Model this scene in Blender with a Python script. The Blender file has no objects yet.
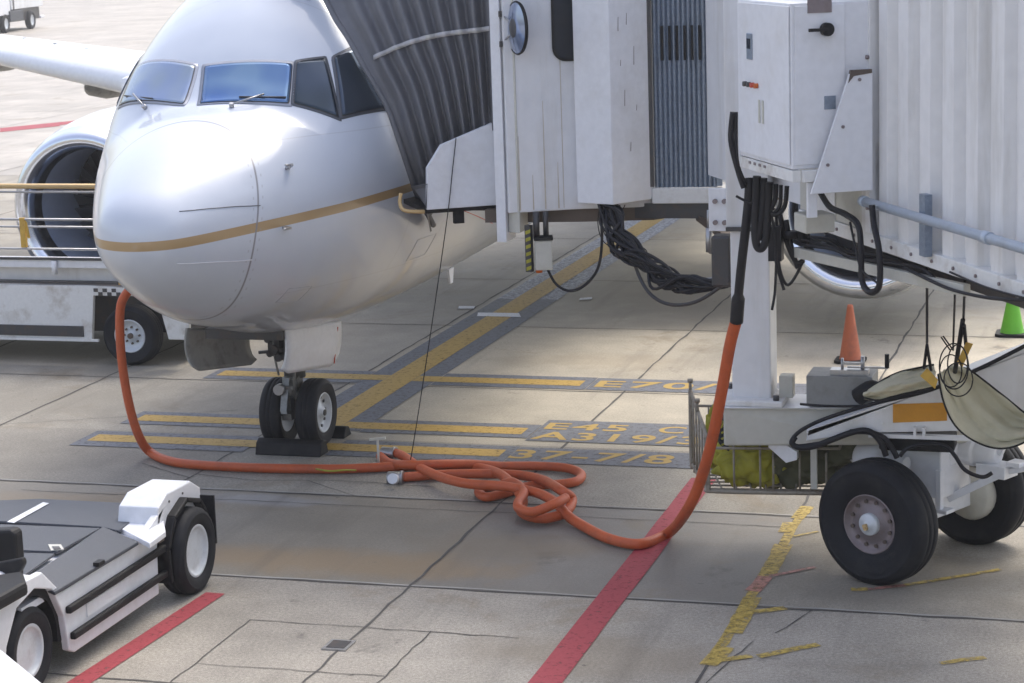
import bpy, bmesh, math, random
from mathutils import Vector, Matrix
random.seed(7)
D = bpy.data; SC = bpy.context.scene; COL = SC.collection
R = math.radians
# ------------------------------------------------------------------ camera
YAW, PITCH, ROLL, FPX = .292, .191, -.0335, 2210.0
_f = Vector((-math.sin(YAW)*math.cos(PITCH), math.cos(YAW)*math.cos(PITCH), -math.sin(PITCH)))
_r = Vector((math.cos(YAW), math.sin(YAW), 0)); _u = _r.cross(_f)
_c, _s = math.cos(ROLL), math.sin(ROLL)
RT, UP, FW = _c*_r+_s*_u, -_s*_r+_c*_u, _f
CP = Vector((8.38503, -20.21542, 5.22283))
cam = D.objects.new('camera', D.cameras.new('camera')); COL.objects.link(cam)
mw = Matrix.Identity(4)
for i in range(3):
    mw[i][0] = RT[i]; mw[i][1] = UP[i]; mw[i][2] = -FW[i]; mw[i][3] = CP[i]
cam.matrix_world = mw
cam.data.sensor_width = 36; cam.data.lens = FPX/1024*36
cam.data.clip_start = .5; cam.data.clip_end = 3000
cam.data.dof.use_dof = True; cam.data.dof.focus_distance = 20; cam.data.dof.aperture_fstop = 6.3
SC.camera = cam
def at(x, y, axis, val):
    """point where the sight line of a surveyed image position meets a world plane"""
    d = RT*((x-512)/FPX) - UP*((y-341.5)/FPX) + FW
    k = 'XYZ'.index(axis); return CP + d*((val-CP[k])/d[k])
# ------------------------------------------------------------------ light
SUN_EL, SUN_AZ = R(57), R(18)       # azimuth from +Y toward +X
w = D.worlds.new('World'); SC.world = w; w.use_nodes = True
nt = w.node_tree; bg = nt.nodes['Background']; sky = nt.nodes.new('ShaderNodeTexSky')
sky.sky_type = 'NISHITA'; sky.sun_disc = False; sky.sun_elevation = SUN_EL; sky.sun_rotation = SUN_AZ
sky.dust_density = 4.0; sky.air_density = 1.3; sky.ozone_density = 1.0
hs = nt.nodes.new('ShaderNodeHueSaturation'); hs.inputs['Saturation'].default_value = .74; hs.inputs['Hue'].default_value = .515
nt.links.new(sky.outputs[0], hs.inputs['Color']); nt.links.new(hs.outputs[0], bg.inputs[0]); bg.inputs[1].default_value = .15
sl = D.lights.new('sun', 'SUN'); sl.energy = .62; sl.angle = R(20); sl.color = (1, .95, .88)
so = D.objects.new('sun', sl); COL.objects.link(so)
sd = Vector((math.sin(SUN_AZ)*math.cos(SUN_EL), math.cos(SUN_AZ)*math.cos(SUN_EL), math.sin(SUN_EL)))
so.rotation_euler = sd.to_track_quat('Z', 'Y').to_euler()
SC.view_settings.view_transform = 'Standard'; SC.view_settings.look = 'None'
SC.view_settings.exposure = 1.08; SC.view_settings.gamma = 1
# ------------------------------------------------------------------ materials
def mat(name, rgb, rough=.5, metal=0, grime=0, gcol=(.18,.15,.11), gscale=1.5, bump=0, bscale=30, coat=0, streak=False, var=.06, spec=.5):
    m = D.materials.new(name); m.use_nodes = True; t = m.node_tree; N = t.nodes; L = t.links
    b = N['Principled BSDF']; b.inputs['Roughness'].default_value = rough; b.inputs['Metallic'].default_value = metal
    b.inputs['Coat Weight'].default_value = coat; b.inputs['Coat Roughness'].default_value = .08
    b.inputs['Specular IOR Level'].default_value = spec
    tc = N.new('ShaderNodeTexCoord'); mp = N.new('ShaderNodeMapping'); L.new(tc.outputs['Object'], mp.inputs[0])
    if streak: mp.inputs['Scale'].default_value = (3, 3, .35)
    n1 = N.new('ShaderNodeTexNoise'); n1.inputs['Scale'].default_value = gscale; n1.inputs['Detail'].default_value = 8; n1.inputs['Roughness'].default_value = .62
    L.new(mp.outputs[0], n1.inputs['Vector'])
    n2 = N.new('ShaderNodeTexNoise'); n2.inputs['Scale'].default_value = gscale*7; n2.inputs['Detail'].default_value = 6
    L.new(tc.outputs['Object'], n2.inputs['Vector'])
    hv = N.new('ShaderNodeMix'); hv.data_type = 'RGBA'
    hv.inputs[6].default_value = (*[c*(1-var*2) for c in rgb], 1); hv.inputs[7].default_value = (*[min(1, c*(1+var)) for c in rgb], 1)
    L.new(n2.outputs[0], hv.inputs[0])
    last = hv.outputs[2]
    if grime:
        cr = N.new('ShaderNodeMapRange'); cr.inputs[1].default_value = .50; cr.inputs[2].default_value = .78; cr.inputs[4].default_value = grime
        L.new(n1.outputs[0], cr.inputs[0])
        gm = N.new('ShaderNodeMix'); gm.data_type = 'RGBA'; gm.inputs[7].default_value = (*gcol, 1)
        L.new(last, gm.inputs[6]); L.new(cr.outputs[0], gm.inputs[0]); last = gm.outputs[2]
    L.new(last, b.inputs['Base Color'])
    rm = N.new('ShaderNodeMapRange'); rm.inputs[3].default_value = max(.02, rough-.06); rm.inputs[4].default_value = min(1, rough+.1)
    L.new(n1.outputs[0], rm.inputs[0]); L.new(rm.outputs[0], b.inputs['Roughness'])
    if bump:
        bn = N.new('ShaderNodeTexNoise'); bn.inputs['Scale'].default_value = bscale; bn.inputs['Detail'].default_value = 5
        L.new(tc.outputs['Object'], bn.inputs['Vector'])
        bp = N.new('ShaderNodeBump'); bp.inputs['Strength'].default_value = bump; bp.inputs['Distance'].default_value = .01
        L.new(bn.outputs[0], bp.inputs['Height']); L.new(bp.outputs[0], b.inputs['Normal'])
    return m
M = dict(
 white=mat('white_paint', (.72,.725,.745), .42, grime=.6, gcol=(.44,.41,.35), streak=True, gscale=1.1),
 white2=mat('worn_white_paint', (.72,.72,.71), .5, grime=.75, gcol=(.30,.24,.17), gscale=4),
 clean=mat('clean_white_paint', (.74,.75,.785), .35, grime=.32, gcol=(.47,.44,.39), gscale=2.4),
 cream=mat('cream_paint', (.54,.53,.475), .5, grime=.55, gcol=(.33,.29,.2), gscale=2.5),
 tunnel=mat('tunnel_paint', (.74,.735,.735), .5, grime=.9, gcol=(.46,.44,.40), streak=True, gscale=1.6),
 galv=mat('galvanised_steel', (.27,.32,.40), .45, .65, grime=.4, gcol=(.16,.18,.2), gscale=6, var=.18),
 pipe=mat('blue_grey_paint', (.42,.48,.56), .4, .2, grime=.3, gscale=5),
 steel=mat('bare_steel', (.42,.42,.43), .35, .8, grime=.4, gscale=8),
 dsteel=mat('dark_steel', (.07,.07,.075), .45, .5, grime=.4, gcol=(.16,.1,.06), gscale=9),
 black=mat('black_rubber', (.011,.011,.013), .55, grime=.35, gcol=(.06,.055,.05), gscale=9, bump=.15, bscale=60, spec=.25),
 tyre=mat('tyre_rubber', (.016,.017,.021), .62, grime=.45, gcol=(.055,.052,.05), gscale=5, bump=.3, bscale=90, spec=.22),
 cable=mat('cable_rubber', (.014,.014,.018), .5, spec=.3),
 canvas=mat('grey_canopy_fabric', (.145,.148,.165), .6, grime=.35, gcol=(.22,.22,.235), gscale=2, bump=.25, bscale=7),
 strap=mat('webbing_strap', (.46,.45,.46), .7, grime=.4, gcol=(.38,.38,.12), gscale=5),
 tarp=mat('beige_canvas', (.56,.53,.40), .8, grime=.85, gcol=(.26,.24,.15), gscale=2.2, bump=.9, bscale=5),
 hose=mat('red_hose_rubber', (.52,.10,.028), .5, grime=.7, gcol=(.27,.065,.03), gscale=6, bump=.25, bscale=45),
 orange=mat('orange_plastic', (.42,.11,.045), .55, grime=.8, gcol=(.22,.07,.04), gscale=7),
 green=mat('green_plastic', (.13,.45,.02), .5, grime=.4, gcol=(.12,.3,.03), gscale=9),
 plate=mat('amber_plate', (.58,.26,.015), .5, grime=.35, gcol=(.35,.15,.02), gscale=6),
 yellow=mat('yellow_paint', (.62,.38,.06), .5, grime=.6, gcol=(.25,.16,.06), gscale=6),
 lime=mat('yellow_fabric', (.36,.33,.03), .7, grime=.8, gcol=(.10,.10,.03), gscale=5, bump=.6, bscale=12),
 olive=mat('olive_canvas', (.10,.10,.055), .8, grime=.6, gcol=(.04,.04,.03), gscale=4, bump=.6, bscale=9),
 deck=mat('dark_deck_plate', (.055,.062,.078), .5, grime=.35, gcol=(.10,.10,.11), gscale=3, bump=.5, bscale=160),
 hub=mat('mauve_hub', (.24,.20,.205), .5, .3, grime=.5, gcol=(.16,.08,.05), gscale=9),
 rim=mat('white_rim', (.62,.65,.68), .4, .1, grime=.35, gscale=7),
 chrome=mat('polished_inlet_metal', (.72,.75,.8), .16, 1, var=.02),
 duct=mat('inlet_duct', (.34,.39,.50), .4, .1),
 fan=mat('fan_blade', (.22,.24,.28), .35, .8),
 gold=mat('gold_rail', (.60,.42,.20), .45, .2, grime=.2),
 glass=mat('dark_window', (.02,.024,.032), .08, 0),
 belly=mat('grimy_grey_paint', (.30,.30,.29), .45, grime=.8, gcol=(.10,.09,.07), gscale=5),
 blueg=mat('blue_mirror', (.30,.36,.50), .12, .6),
 red=mat('red_mark', (.5,.06,.03), .5),
 amber=mat('amber_lens', (.55,.12,.02), .2),
 brown=mat('brown_underside', (.10,.075,.06), .6, grime=.4),
)
# ------------------------------------------------------------------ mesh tools
class MB:
    def __init__(s): s.v = []; s.f = []; s.sm = []
    def add(s, vs, fs, smooth=False):
        o = len(s.v); s.v += [Vector(p) for p in vs]; s.f += [tuple(i+o for i in f) for f in fs]; s.sm += [smooth]*len(fs); return s
    def prism(s, poly, ext):
        n = len(poly); poly = [Vector(p) for p in poly]; ext = Vector(ext)
        vs = poly + [p+ext for p in poly]
        fs = [tuple(range(n)), tuple(range(2*n-1, n-1, -1))] + [(i, i+n, (i+1) % n+n, (i+1) % n) for i in range(n)]
        return s.add(vs, fs)
    def box(s, c, size, rz=0, axes=None):
        c = Vector(c); a, b, d = [x/2 for x in size]
        if axes: ax = [Vector(q).normalized() for q in axes]
        else: ax = [Vector((math.cos(rz), math.sin(rz), 0)), Vector((-math.sin(rz), math.cos(rz), 0)), Vector((0,0,1))]
        p = [c+ax[0]*i*a+ax[1]*j*b for i, j in ((-1,-1),(1,-1),(1,1),(-1,1))]
        return s.prism([q-ax[2]*d for q in p], ax[2]*2*d)
    def bar(s, p, q, w_, h_, up=(0,0,1)):
        p = Vector(p); q = Vector(q); d = (q-p); l = d.length; d.normalize(); x = d.cross(Vector(up)).normalized(); z = x.cross(d)
        return s.box((p+q)/2, (l, w_, h_), axes=(d, x, z))
    def lathe(s, prof, o, ax, n=32, smooth=True, sx=None):
        o = Vector(o); ax = Vector(ax).normalized(); t = Vector((0,0,1)) if abs(ax.z) < .9 else Vector((1,0,0))
        e1 = t.cross(ax).normalized(); e2 = ax.cross(e1); vs = []; k = len(prof)
        for i in range(n):
            a = 2*math.pi*i/n
            for r, h in prof: vs.append(o+ax*h+(e1*math.cos(a)+e2*math.sin(a))*r)
        fs = [(i*k+j, ((i+1) % n)*k+j, ((i+1) % n)*k+j+1, i*k+j+1) for i in range(n) for j in range(k-1)]
        return s.add(vs, fs, smooth)
    def cyl(s, p, q, r, r2=None, n=16, smooth=True):
        p = Vector(p); q = Vector(q); r2 = r if r2 is None else r2; L = (q-p).length
        b = len(s.v); s.lathe([(r, 0), (r2, L)], p, q-p, n, smooth)
        s.f.append(tuple(b+2*i for i in range(n))[::-1]); s.f.append(tuple(b+2*i+1 for i in range(n))); s.sm += [False, False]
        return s
    def tube(s, pts, r, n=10, sub=6, caps=True):
        P_ = [Vector(p) for p in pts]
        if sub > 1 and len(P_) > 2:
            Q = []
            for i in range(len(P_)-1):
                p0 = P_[max(i-1, 0)]; p1 = P_[i]; p2 = P_[i+1]; p3 = P_[min(i+2, len(P_)-1)]
                for j in range(sub):
                    t = j/sub
                    Q.append(.5*((2*p1)+(p2-p0)*t+(2*p0-5*p1+4*p2-p3)*t*t+(3*p1-p0-3*p2+p3)*t**3))
            Q.append(P_[-1]); P_ = Q
        b = len(s.v); e = None; k = len(P_)
        for i, p in enumerate(P_):
            d = (P_[min(i+1, k-1)]-P_[max(i-1, 0)]).normalized()
            if e is None: e = d.orthogonal().normalized()
            else: e = (e-d*e.dot(d)).normalized()
            g = d.cross(e); rr = r(i/(k-1)) if callable(r) else r
            for a in range(n):
                th = 2*math.pi*a/n; s.v.append(p+(e*math.cos(th)+g*math.sin(th))*rr)
        for i in range(k-1):
            for a in range(n):
                s.f.append((b+i*n+a, b+i*n+(a+1) % n, b+(i+1)*n+(a+1) % n, b+(i+1)*n+a)); s.sm.append(True)
        if caps:
            s.f.append(tuple(b+a for a in range(n))[::-1]); s.f.append(tuple(b+(k-1)*n+a for a in range(n))); s.sm += [False, False]
        return s
    def build(s, name, m, parent=None, bevel=0, smooth=None):
        me = D.meshes.new(name); me.from_pydata([tuple(v) for v in s.v], [], s.f)
        bm = bmesh.new(); bm.from_mesh(me); bmesh.ops.recalc_face_normals(bm, faces=bm.faces)
        for i, f in enumerate(bm.faces): f.smooth = s.sm[i] if smooth is None else smooth
        bm.to_mesh(me); bm.free(); me.update()
        me.materials.append(M[m] if isinstance(m, str) else m)
        o = D.objects.new(name, me); COL.objects.link(o)
        if bevel:
            bv = o.modifiers.new('bevel', 'BEVEL'); bv.width = bevel; bv.segments = 2; bv.limit_method = 'ANGLE'; bv.angle_limit = R(40)
            bv.harden_normals = False
        if parent is not None:
            o.parent = parent
            if parent.type == 'EMPTY': o.matrix_parent_inverse = Matrix.Translation(-Vector(parent.location))
        return o
def tag(o, label=None, cat=None, group=None, kind=None):
    if label: o['label'] = label
    if cat: o['category'] = cat
    if group: o['group'] = group
    if kind: o['kind'] = kind
    return o
def thing(name, loc, label, cat, group=None):
    o = D.objects.new(name, None); COL.objects.link(o); o.location = loc; o.empty_display_size = .2
    return tag(o, label, cat, group)
def V(*a): return Vector(a)
def sheet(mb, x0, x1, y0, y1, z):
    return mb.add([(x0,y0,z),(x1,y0,z),(x1,y1,z),(x0,y1,z)], [(0,1,2,3)])
# ------------------------------------------------------------------ apron (ground)
XJ = [-60,-45,-32,-22,-16.4,-12.6,-8.9,-5.9,-3.6,-.57,2.68,5.36,8.3,11.2,14.4,18,24,34,46,60]
YJ = [-60,-40,-30,-22,-16,-12.4,-9.2,-6.75,-4.3,-1.74,2.95,6.6,10.2,14.2,18.4,22.6,27,32,38,46,56,70,90,120]
def slab_tone(x, y, key):
    k = random.Random(key).uniform(.94, 1.06)
    if abs(x) > 60 or y < -60 or y > 120: return (.40,.385,.375,.5)
    if y > 24: return (.42*k,.405*k,.395*k,.5)
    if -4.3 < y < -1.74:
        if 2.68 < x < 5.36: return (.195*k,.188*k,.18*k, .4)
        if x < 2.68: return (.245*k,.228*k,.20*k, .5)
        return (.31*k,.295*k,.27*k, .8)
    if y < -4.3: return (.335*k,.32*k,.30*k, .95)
    if -1.74 < y < .42: return ((.29*k,.28*k,.26*k, .95) if x > -.57 else (.26*k,.25*k,.235*k,.8))
    if .42 < y < 2.95: return ((.40*k,.375*k,.325*k, .6) if x > -.57 else (.31*k,.30*k,.28*k,.8))
    if 2.95 <= y < 6.6 and x > -.57: return (.42*k,.39*k,.335*k, .6)
    if x > -.57: return (.37*k,.35*k,.31*k, .5)
    return (.33*k,.315*k,.29*k, .6)
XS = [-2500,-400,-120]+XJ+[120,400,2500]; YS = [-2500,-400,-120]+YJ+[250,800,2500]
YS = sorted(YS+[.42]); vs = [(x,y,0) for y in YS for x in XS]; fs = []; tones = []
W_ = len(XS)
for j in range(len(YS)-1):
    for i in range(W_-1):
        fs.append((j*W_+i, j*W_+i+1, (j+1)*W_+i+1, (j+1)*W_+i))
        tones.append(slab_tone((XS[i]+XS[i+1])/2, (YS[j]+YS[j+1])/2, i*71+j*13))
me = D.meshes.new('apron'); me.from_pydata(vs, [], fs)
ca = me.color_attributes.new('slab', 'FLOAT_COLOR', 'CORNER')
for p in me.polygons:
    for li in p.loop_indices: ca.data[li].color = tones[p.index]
gm = D.materials.new('concrete'); gm.use_nodes = True; t = gm.node_tree; N = t.nodes; L = t.links; b = N['Principled BSDF']
at_ = N.new('ShaderNodeAttribute'); at_.attribute_name = 'slab'
tc = N.new('ShaderNodeTexCoord')
def noise(scale, detail=8, rough=.6, vec=None, dist=0):
    n = N.new('ShaderNodeTexNoise'); n.inputs['Scale'].default_value = scale; n.inputs['Detail'].default_value = detail
    n.inputs['Roughness'].default_value = rough; n.inputs['Distortion'].default_value = dist
    L.new(vec or tc.outputs['Object'], n.inputs['Vector']); return n.outputs[0]
def mrange(src, a, b_, c, d):
    n = N.new('ShaderNodeMapRange'); L.new(src, n.inputs[0])
    for k, q in zip((1,2,3,4), (a,b_,c,d)): n.inputs[k].default_value = q
    return n.outputs[0]
def math_(op, a, b_=None):
    n = N.new('ShaderNodeMath'); n.operation = op
    for k, q in ((0,a),(1,b_)):
        if q is None: continue
        if isinstance(q, (int,float)): n.inputs[k].default_value = q
        else: L.new(q, n.inputs[k])
    return n.outputs[0]
def mixc(fac, a, b_, mode='MIX'):
    n = N.new('ShaderNodeMix'); n.data_type = 'RGBA'; n.blend_type = mode
    for k, q in ((0,fac),(6,a),(7,b_)):
        if isinstance(q, (int,float,tuple)): n.inputs[k].default_value = q
        else: L.new(q, n.inputs[k])
    return n.outputs[2]
big = noise(.35, 6); mid = noise(1.7, 9, .65); fine = noise(38, 6, .7); grit = noise(130, 3, .8)
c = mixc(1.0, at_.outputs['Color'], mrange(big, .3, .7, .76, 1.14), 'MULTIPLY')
c = mixc(1.0, c, mrange(mid, .3, .7, .80, 1.12), 'MULTIPLY')
gr = math_('MULTIPLY', mrange(fine, .35, .65, -.26, .26), at_.outputs['Alpha'])
c = mixc(1.0, c, math_('ADD', gr, 1.0), 'MULTIPLY')
gr2 = math_('MULTIPLY', mrange(grit, .38, .62, -.34, .34), at_.outputs['Alpha'])
c = mixc(1.0, c, math_('ADD', gr2, 1.0), 'MULTIPLY')
# brown puddle-edge stains and dark tyre / oil stains
st = mrange(noise(.55, 10, .72, dist=.4), .56, .66, 0, .5)
c = mixc(st, c, (.19,.15,.10,1))
ol = mrange(noise(1.1, 10, .7, dist=.2), .62, .68, 0, .55)
c = mixc(ol, c, (.085,.08,.078,1))
def blob(cx, cy, rx, ry, col, amt, rot=0):
    global c
    mp = N.new('ShaderNodeMapping'); mp.vector_type = 'TEXTURE'
    mp.inputs['Location'].default_value = (cx,cy,0); mp.inputs['Scale'].default_value = (rx,ry,1); mp.inputs['Rotation'].default_value = (0,0,rot)
    L.new(tc.outputs['Object'], mp.inputs[0])
    ln = N.new('ShaderNodeVectorMath'); ln.operation = 'LENGTH'
    sp = N.new('ShaderNodeVectorMath'); sp.operation = 'MULTIPLY'; sp.inputs[1].default_value = (1,1,0)
    L.new(mp.outputs[0], sp.inputs[0]); L.new(sp.outputs[0], ln.inputs[0])
    d = math_('ADD', ln.outputs['Value'], mrange(mid, .3, .7, -.35, .35))
    c = mixc(mrange(d, .45, 1.05, amt, 0), c, (*col,1))
blob(1.9, -3.75, 1.9, .45, (.27,.19,.105), .6)         # rusty tide mark
blob(3.1, -3.1, .9, .55, (.20,.165,.12), .6)
blob(.4, -2.0, .9, .22, (.30,.31,.34), .7)
blob(.4, 9.8, 3.6, 3.0, (.24,.235,.22), .4)
blob(3.2, 8.6, 3.2, 2.0, (.24,.22,.19), .5)
blob(.1, .6, 1.0, 1.4, (.24,.24,.235), .4)
blob(-3.2, 1.6, 2.6, 1.1, (.2,.19,.175), .45)
blob(-1.6, -3.2, 1.6, .9, (.17,.16,.145), .5)
blob(6.3, -3.3, 1.3, 1.2, (.20,.185,.16), .4)
blob(-.9, -2.3, 1.5, .35, (.25,.18,.10), .55)
blob(4.7, -5.6, 1.2, .5, (.23,.19,.14), .4)
blob(2.0, 4.6, 1.3, .5, (.30,.25,.18), .35)
vo = N.new('ShaderNodeTexVoronoi'); vo.inputs['Scale'].default_value = 2.6; L.new(tc.outputs['Object'], vo.inputs['Vector'])
vsel = N.new('ShaderNodeSeparateColor'); L.new(vo.outputs['Color'], vsel.inputs[0])
spot = math_('MULTIPLY', mrange(math_('ADD', vo.outputs['Distance'], mrange(fine, .3, .7, -.03, .03)), .035, .06, .6, 0), mrange(vsel.outputs[0], .55, .56, 0, 1))
c = mixc(spot, c, (.07,.065,.06,1))
smp = N.new('ShaderNodeMapping'); smp.inputs['Scale'].default_value = (2.2,.16,1); L.new(tc.outputs['Object'], smp.inputs[0])
c = mixc(mrange(noise(1.0, 6, .6, vec=smp.outputs[0]), .56, .74, 0, .38), c, (.10,.095,.088,1))
c = mixc(mrange(noise(4.5, 5, .6), .66, .74, 0, .45), c, (.12,.105,.085,1))
c = mixc(1.0, c, (1.0,.955,.865,1), 'MULTIPLY')
L.new(c, b.inputs['Base Color'])
wet = mrange(at_.outputs['Alpha'], .3, .8, .48, .85)
L.new(math_('ADD', wet, mrange(mid, .3, .7, -.1, .08)), b.inputs['Roughness'])
bp = N.new('ShaderNodeBump'); bp.inputs['Strength'].default_value = .35; bp.inputs['Distance'].default_value = .006
L.new(math_('ADD', fine, grit), bp.inputs['Height']); L.new(bp.outputs[0], b.inputs['Normal'])
me.materials.append(gm)
apron = D.objects.new('apron', me); COL.objects.link(apron); tag(apron, kind='structure')
# joints and cracks: thin dark sealed strips
M['runs'] = mat('faint_rust', (.52,.46,.37), .6, grime=.6, gcol=(.62,.6,.56), gscale=8)
M['rustw'] = mat('rusty_bar', (.30,.27,.22), .6, .2, grime=.8, gcol=(.12,.06,.03), gscale=14)
M['galv2'] = mat('grey_box_paint', (.25,.255,.25), .55, grime=.7, gcol=(.12,.11,.09), gscale=5)
M['joint'] = mat('joint_sealant', (.075,.07,.065), .8, grime=.7, gcol=(.19,.18,.16), gscale=2.2)
M['pale'] = mat('pale_joint_edge', (.33,.315,.285), .8, grime=.7, gcol=(.27,.26,.24), gscale=3)
def wobble(mb, pts, w0, z, amp=.012, step=.25, wv=.4):
    q = []
    for a, b_ in zip(pts[:-1], pts[1:]):
        n = max(1, int((Vector(b_)-Vector(a)).length/step))
        q += [Vector(a).lerp(Vector(b_), i/n) for i in range(n)]
    q.append(Vector(pts[-1])); vs = []
    for i, p in enumerate(q):
        d = (q[min(i+1,len(q)-1)]-q[max(i-1,0)]).normalized(); nn = Vector((-d.y, d.x))
        o = random.uniform(-amp, amp); w1 = w0*random.uniform(1-wv, 1+wv*.8)/2
        vs += [(*(p+nn*(o-w1)), z), (*(p+nn*(o+w1)), z)]
    mb.add(vs, [(2*i, 2*i+2, 2*i+3, 2*i+1) for i in range(len(q)-1)])
jm = MB(); pm = MB()
for x in XJ[3:-3]: wobble(jm, [(x,-16),(x,56)], .024, .004)
for y in YJ[4:-3]: wobble(jm, [(-24,y+.02),(24,y-.02)], .022, .0044)
tag(jm.build('pavement_joint', 'joint'), kind='structure')
for y in (-4.3,-1.74): wobble(pm, [(-9,y+.05),(8,y+.03)], .03, .0036, .01)
tag(pm.build('joint_edge', 'pale'), kind='structure')
ck = MB()
for pts in ([(-.57,-1.2),(.1,-1.35),(.9,-1.22),(1.9,-1.3)], [(.6,-1.25),(1.25,-1.72)], [(-1.3,-.9),(-.57,-1.35)],
            [(-2,-2.04),(2.68,-2.06),(5.3,-2.1)], [(1.75,-5.32),(3.9,-5.36)], [(1.75,-5.32),(1.75,-7.2)], [(3.2,-5.33),(3.2,-6.6)], [(1.75,-6.35),(3.2,-6.33)],
            [(5.36,-4.3),(5.9,-4.33)], [(5.9,-4.33),(5.72,-4.9)], [(5.58,-5.1),(5.4,-6.2)], [(-4,.3),(-1.3,1.5)]):
    wobble(ck, pts, .010, .0048, .012, .12)
tag(ck.build('pavement_crack', 'joint'), kind='structure')
# painted markings
def paintmat(name, rgb, wear, under=(.25,.24,.22)):
    m = D.materials.new(name); m.use_nodes = True; t = m.node_tree; n_ = t.nodes; l_ = t.links; b_ = n_['Principled BSDF']
    tc_ = n_.new('ShaderNodeTexCoord')
    a = n_.new('ShaderNodeTexNoise'); a.inputs['Scale'].default_value = 17; a.inputs['Detail'].default_value = 12; a.inputs['Roughness'].default_value = .75
    l_.new(tc_.outputs['Object'], a.inputs['Vector'])
    mr = n_.new('ShaderNodeMapRange'); mr.inputs[1].default_value = .62-wear*.25; mr.inputs[2].default_value = .80-wear*.15; a.inputs['Distortion'].default_value = 0; l_.new(a.outputs[0], mr.inputs[0])
    g = n_.new('ShaderNodeTexNoise'); g.inputs['Scale'].default_value = 60; g.inputs['Detail'].default_value = 4; l_.new(tc_.outputs['Object'], g.inputs['Vector'])
    gg = n_.new('ShaderNodeMapRange'); gg.inputs[3].default_value = .75; gg.inputs[4].default_value = 1.2; l_.new(g.outputs[0], gg.inputs[0])
    mx = n_.new('ShaderNodeMix'); mx.data_type = 'RGBA'; mx.inputs[6].default_value = (*rgb,1); mx.inputs[7].default_value = (*[q*.85 for q in rgb],1); l_.new(mr.outputs[0], mx.inputs[0])
    m2 = n_.new('ShaderNodeMix'); m2.data_type = 'RGBA'; m2.blend_type = 'MULTIPLY'; m2.inputs[0].default_value = 1
    l_.new(mx.outputs[2], m2.inputs[6]); l_.new(gg.outputs[0], m2.inputs[7]); l_.new(m2.outputs[2], b_.inputs['Base Color'])
    iv = n_.new('ShaderNodeMapRange'); iv.inputs[3].default_value = 1; iv.inputs[4].default_value = 0; l_.new(mr.outputs[0], iv.inputs[0]); l_.new(iv.outputs[0], b_.inputs['Alpha'])
    b_.inputs['Roughness'].default_value = .65; return m
M['pyel'] = paintmat('yellow_marking', (.42,.27,.055), .36)
M['ptxt'] = paintmat('yellow_lettering', (.41,.27,.06), .05)
M['pblu'] = paintmat('slate_marking', (.12,.13,.155), .42, (.26,.25,.24))
M['pgrw'] = paintmat('faded_white_marking', (.42,.45,.52), .8, (.27,.27,.26))
M['pred'] = paintmat('red_marking', (.33,.04,.055), .35, (.22,.13,.12))
M['pwht'] = paintmat('white_marking', (.75,.76,.78), .2)
M['ppnk'] = paintmat('faded_pink_marking', (.44,.2,.16), .75, (.36,.27,.16))
blu = MB(); yel = MB(); wht = MB()
def seg(mb, x0, x1, y0, y1, z, n=1): sheet(mb, x0, x1, y0, y1, z)
sheet(blu, -.46, .40, .75, 8.6, .0068)
sheet(wht, -.46, .40, 8.6, 40, .0068)
sheet(yel, -.21, .13, .75, 40, .0092)
for (y0,y1,ya,yb,x0,x1) in ((3.02,3.66,3.19,3.47,-2.3,2.12),(.70,1.28,.84,1.12,-2.22,2.12),(-.30,.34,-.10,.18,-2.3,2.16)):
    sheet(blu, x0-.1, -.47, y0, y1, .0068); sheet(blu, .41, x1+.1, y0, y1, .0068)
    sheet(yel, x0, -.215, ya, yb, .0092); sheet(yel, .135, x1, ya, yb, .0092)
sheet(blu, 2.23, 6.0, 3.02, 3.64, .0068); sheet(blu, 2.23, 5.6, .60, 1.52, .0068); sheet(blu, 2.27, 5.6, -.26, .32, .0068)
tag(blu.build('slate_border_marking', 'pblu'), kind='structure')
tag(yel.build('yellow_stand_line', 'pyel'), kind='structure')
tag(wht.build('white_border_marking', 'pgrw'), kind='structure')
wb = MB(); wb.add([(*at(478,312.5,'Z',.012),),(*at(519,313,'Z',.012),),(*at(521,317,'Z',.012),),(*at(477,316,'Z',.012),)], [(0,1,2,3)])
wb.add([(*at(459,306,'Z',.012),),(*at(475,306,'Z',.012),),(*at(474,308.5,'Z',.012),),(*at(458,308.5,'Z',.012),)], [(0,1,2,3)])
wb.add([(*at(580,298,'Z',.012),),(*at(592,297,'Z',.012),),(*at(592,299,'Z',.012),),(*at(579,300,'Z',.012),)], [(0,1,2,3)])
tag(wb.build('white_stop_mark', 'pwht'), kind='structure')
def text_marking(s, x, y, h, wd):
    cu = D.curves.new('painted_lettering', 'FONT'); cu.body = s; cu.size = 1; cu.space_character = 1.12; cu.offset = .018
    o = D.objects.new('tmp', cu); COL.objects.link(o); bpy.context.view_layer.update()
    dg = bpy.context.evaluated_depsgraph_get(); me = D.meshes.new_from_object(o.evaluated_get(dg))
    D.objects.remove(o)
    xs = [v.co.x for v in me.vertices]; ys = [v.co.y for v in me.vertices]; kx = wd/(max(xs)-min(xs)); ky = h/(max(ys)-min(ys)); mx, my = min(xs), min(ys)
    for v in me.vertices: v.co = ((v.co.x-mx)*kx+x, (v.co.y-my)*ky+y, .0095)
    me.materials.clear(); me.materials.append(M['ptxt'])
    t_ = D.objects.new('painted_lettering', me); COL.objects.link(t_); tag(t_, kind='structure')
text_marking('E70/1', 2.29, 3.16, .34, 1.62)
text_marking('E45', 2.28, 1.10, .29, .86); text_marking('C', 3.47, 1.10, .29, .27)
text_marking('A319/3', 2.26, .66, .33, 1.72)
text_marking('37-7/8', 2.26, -.15, .36, 1.62)
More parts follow.
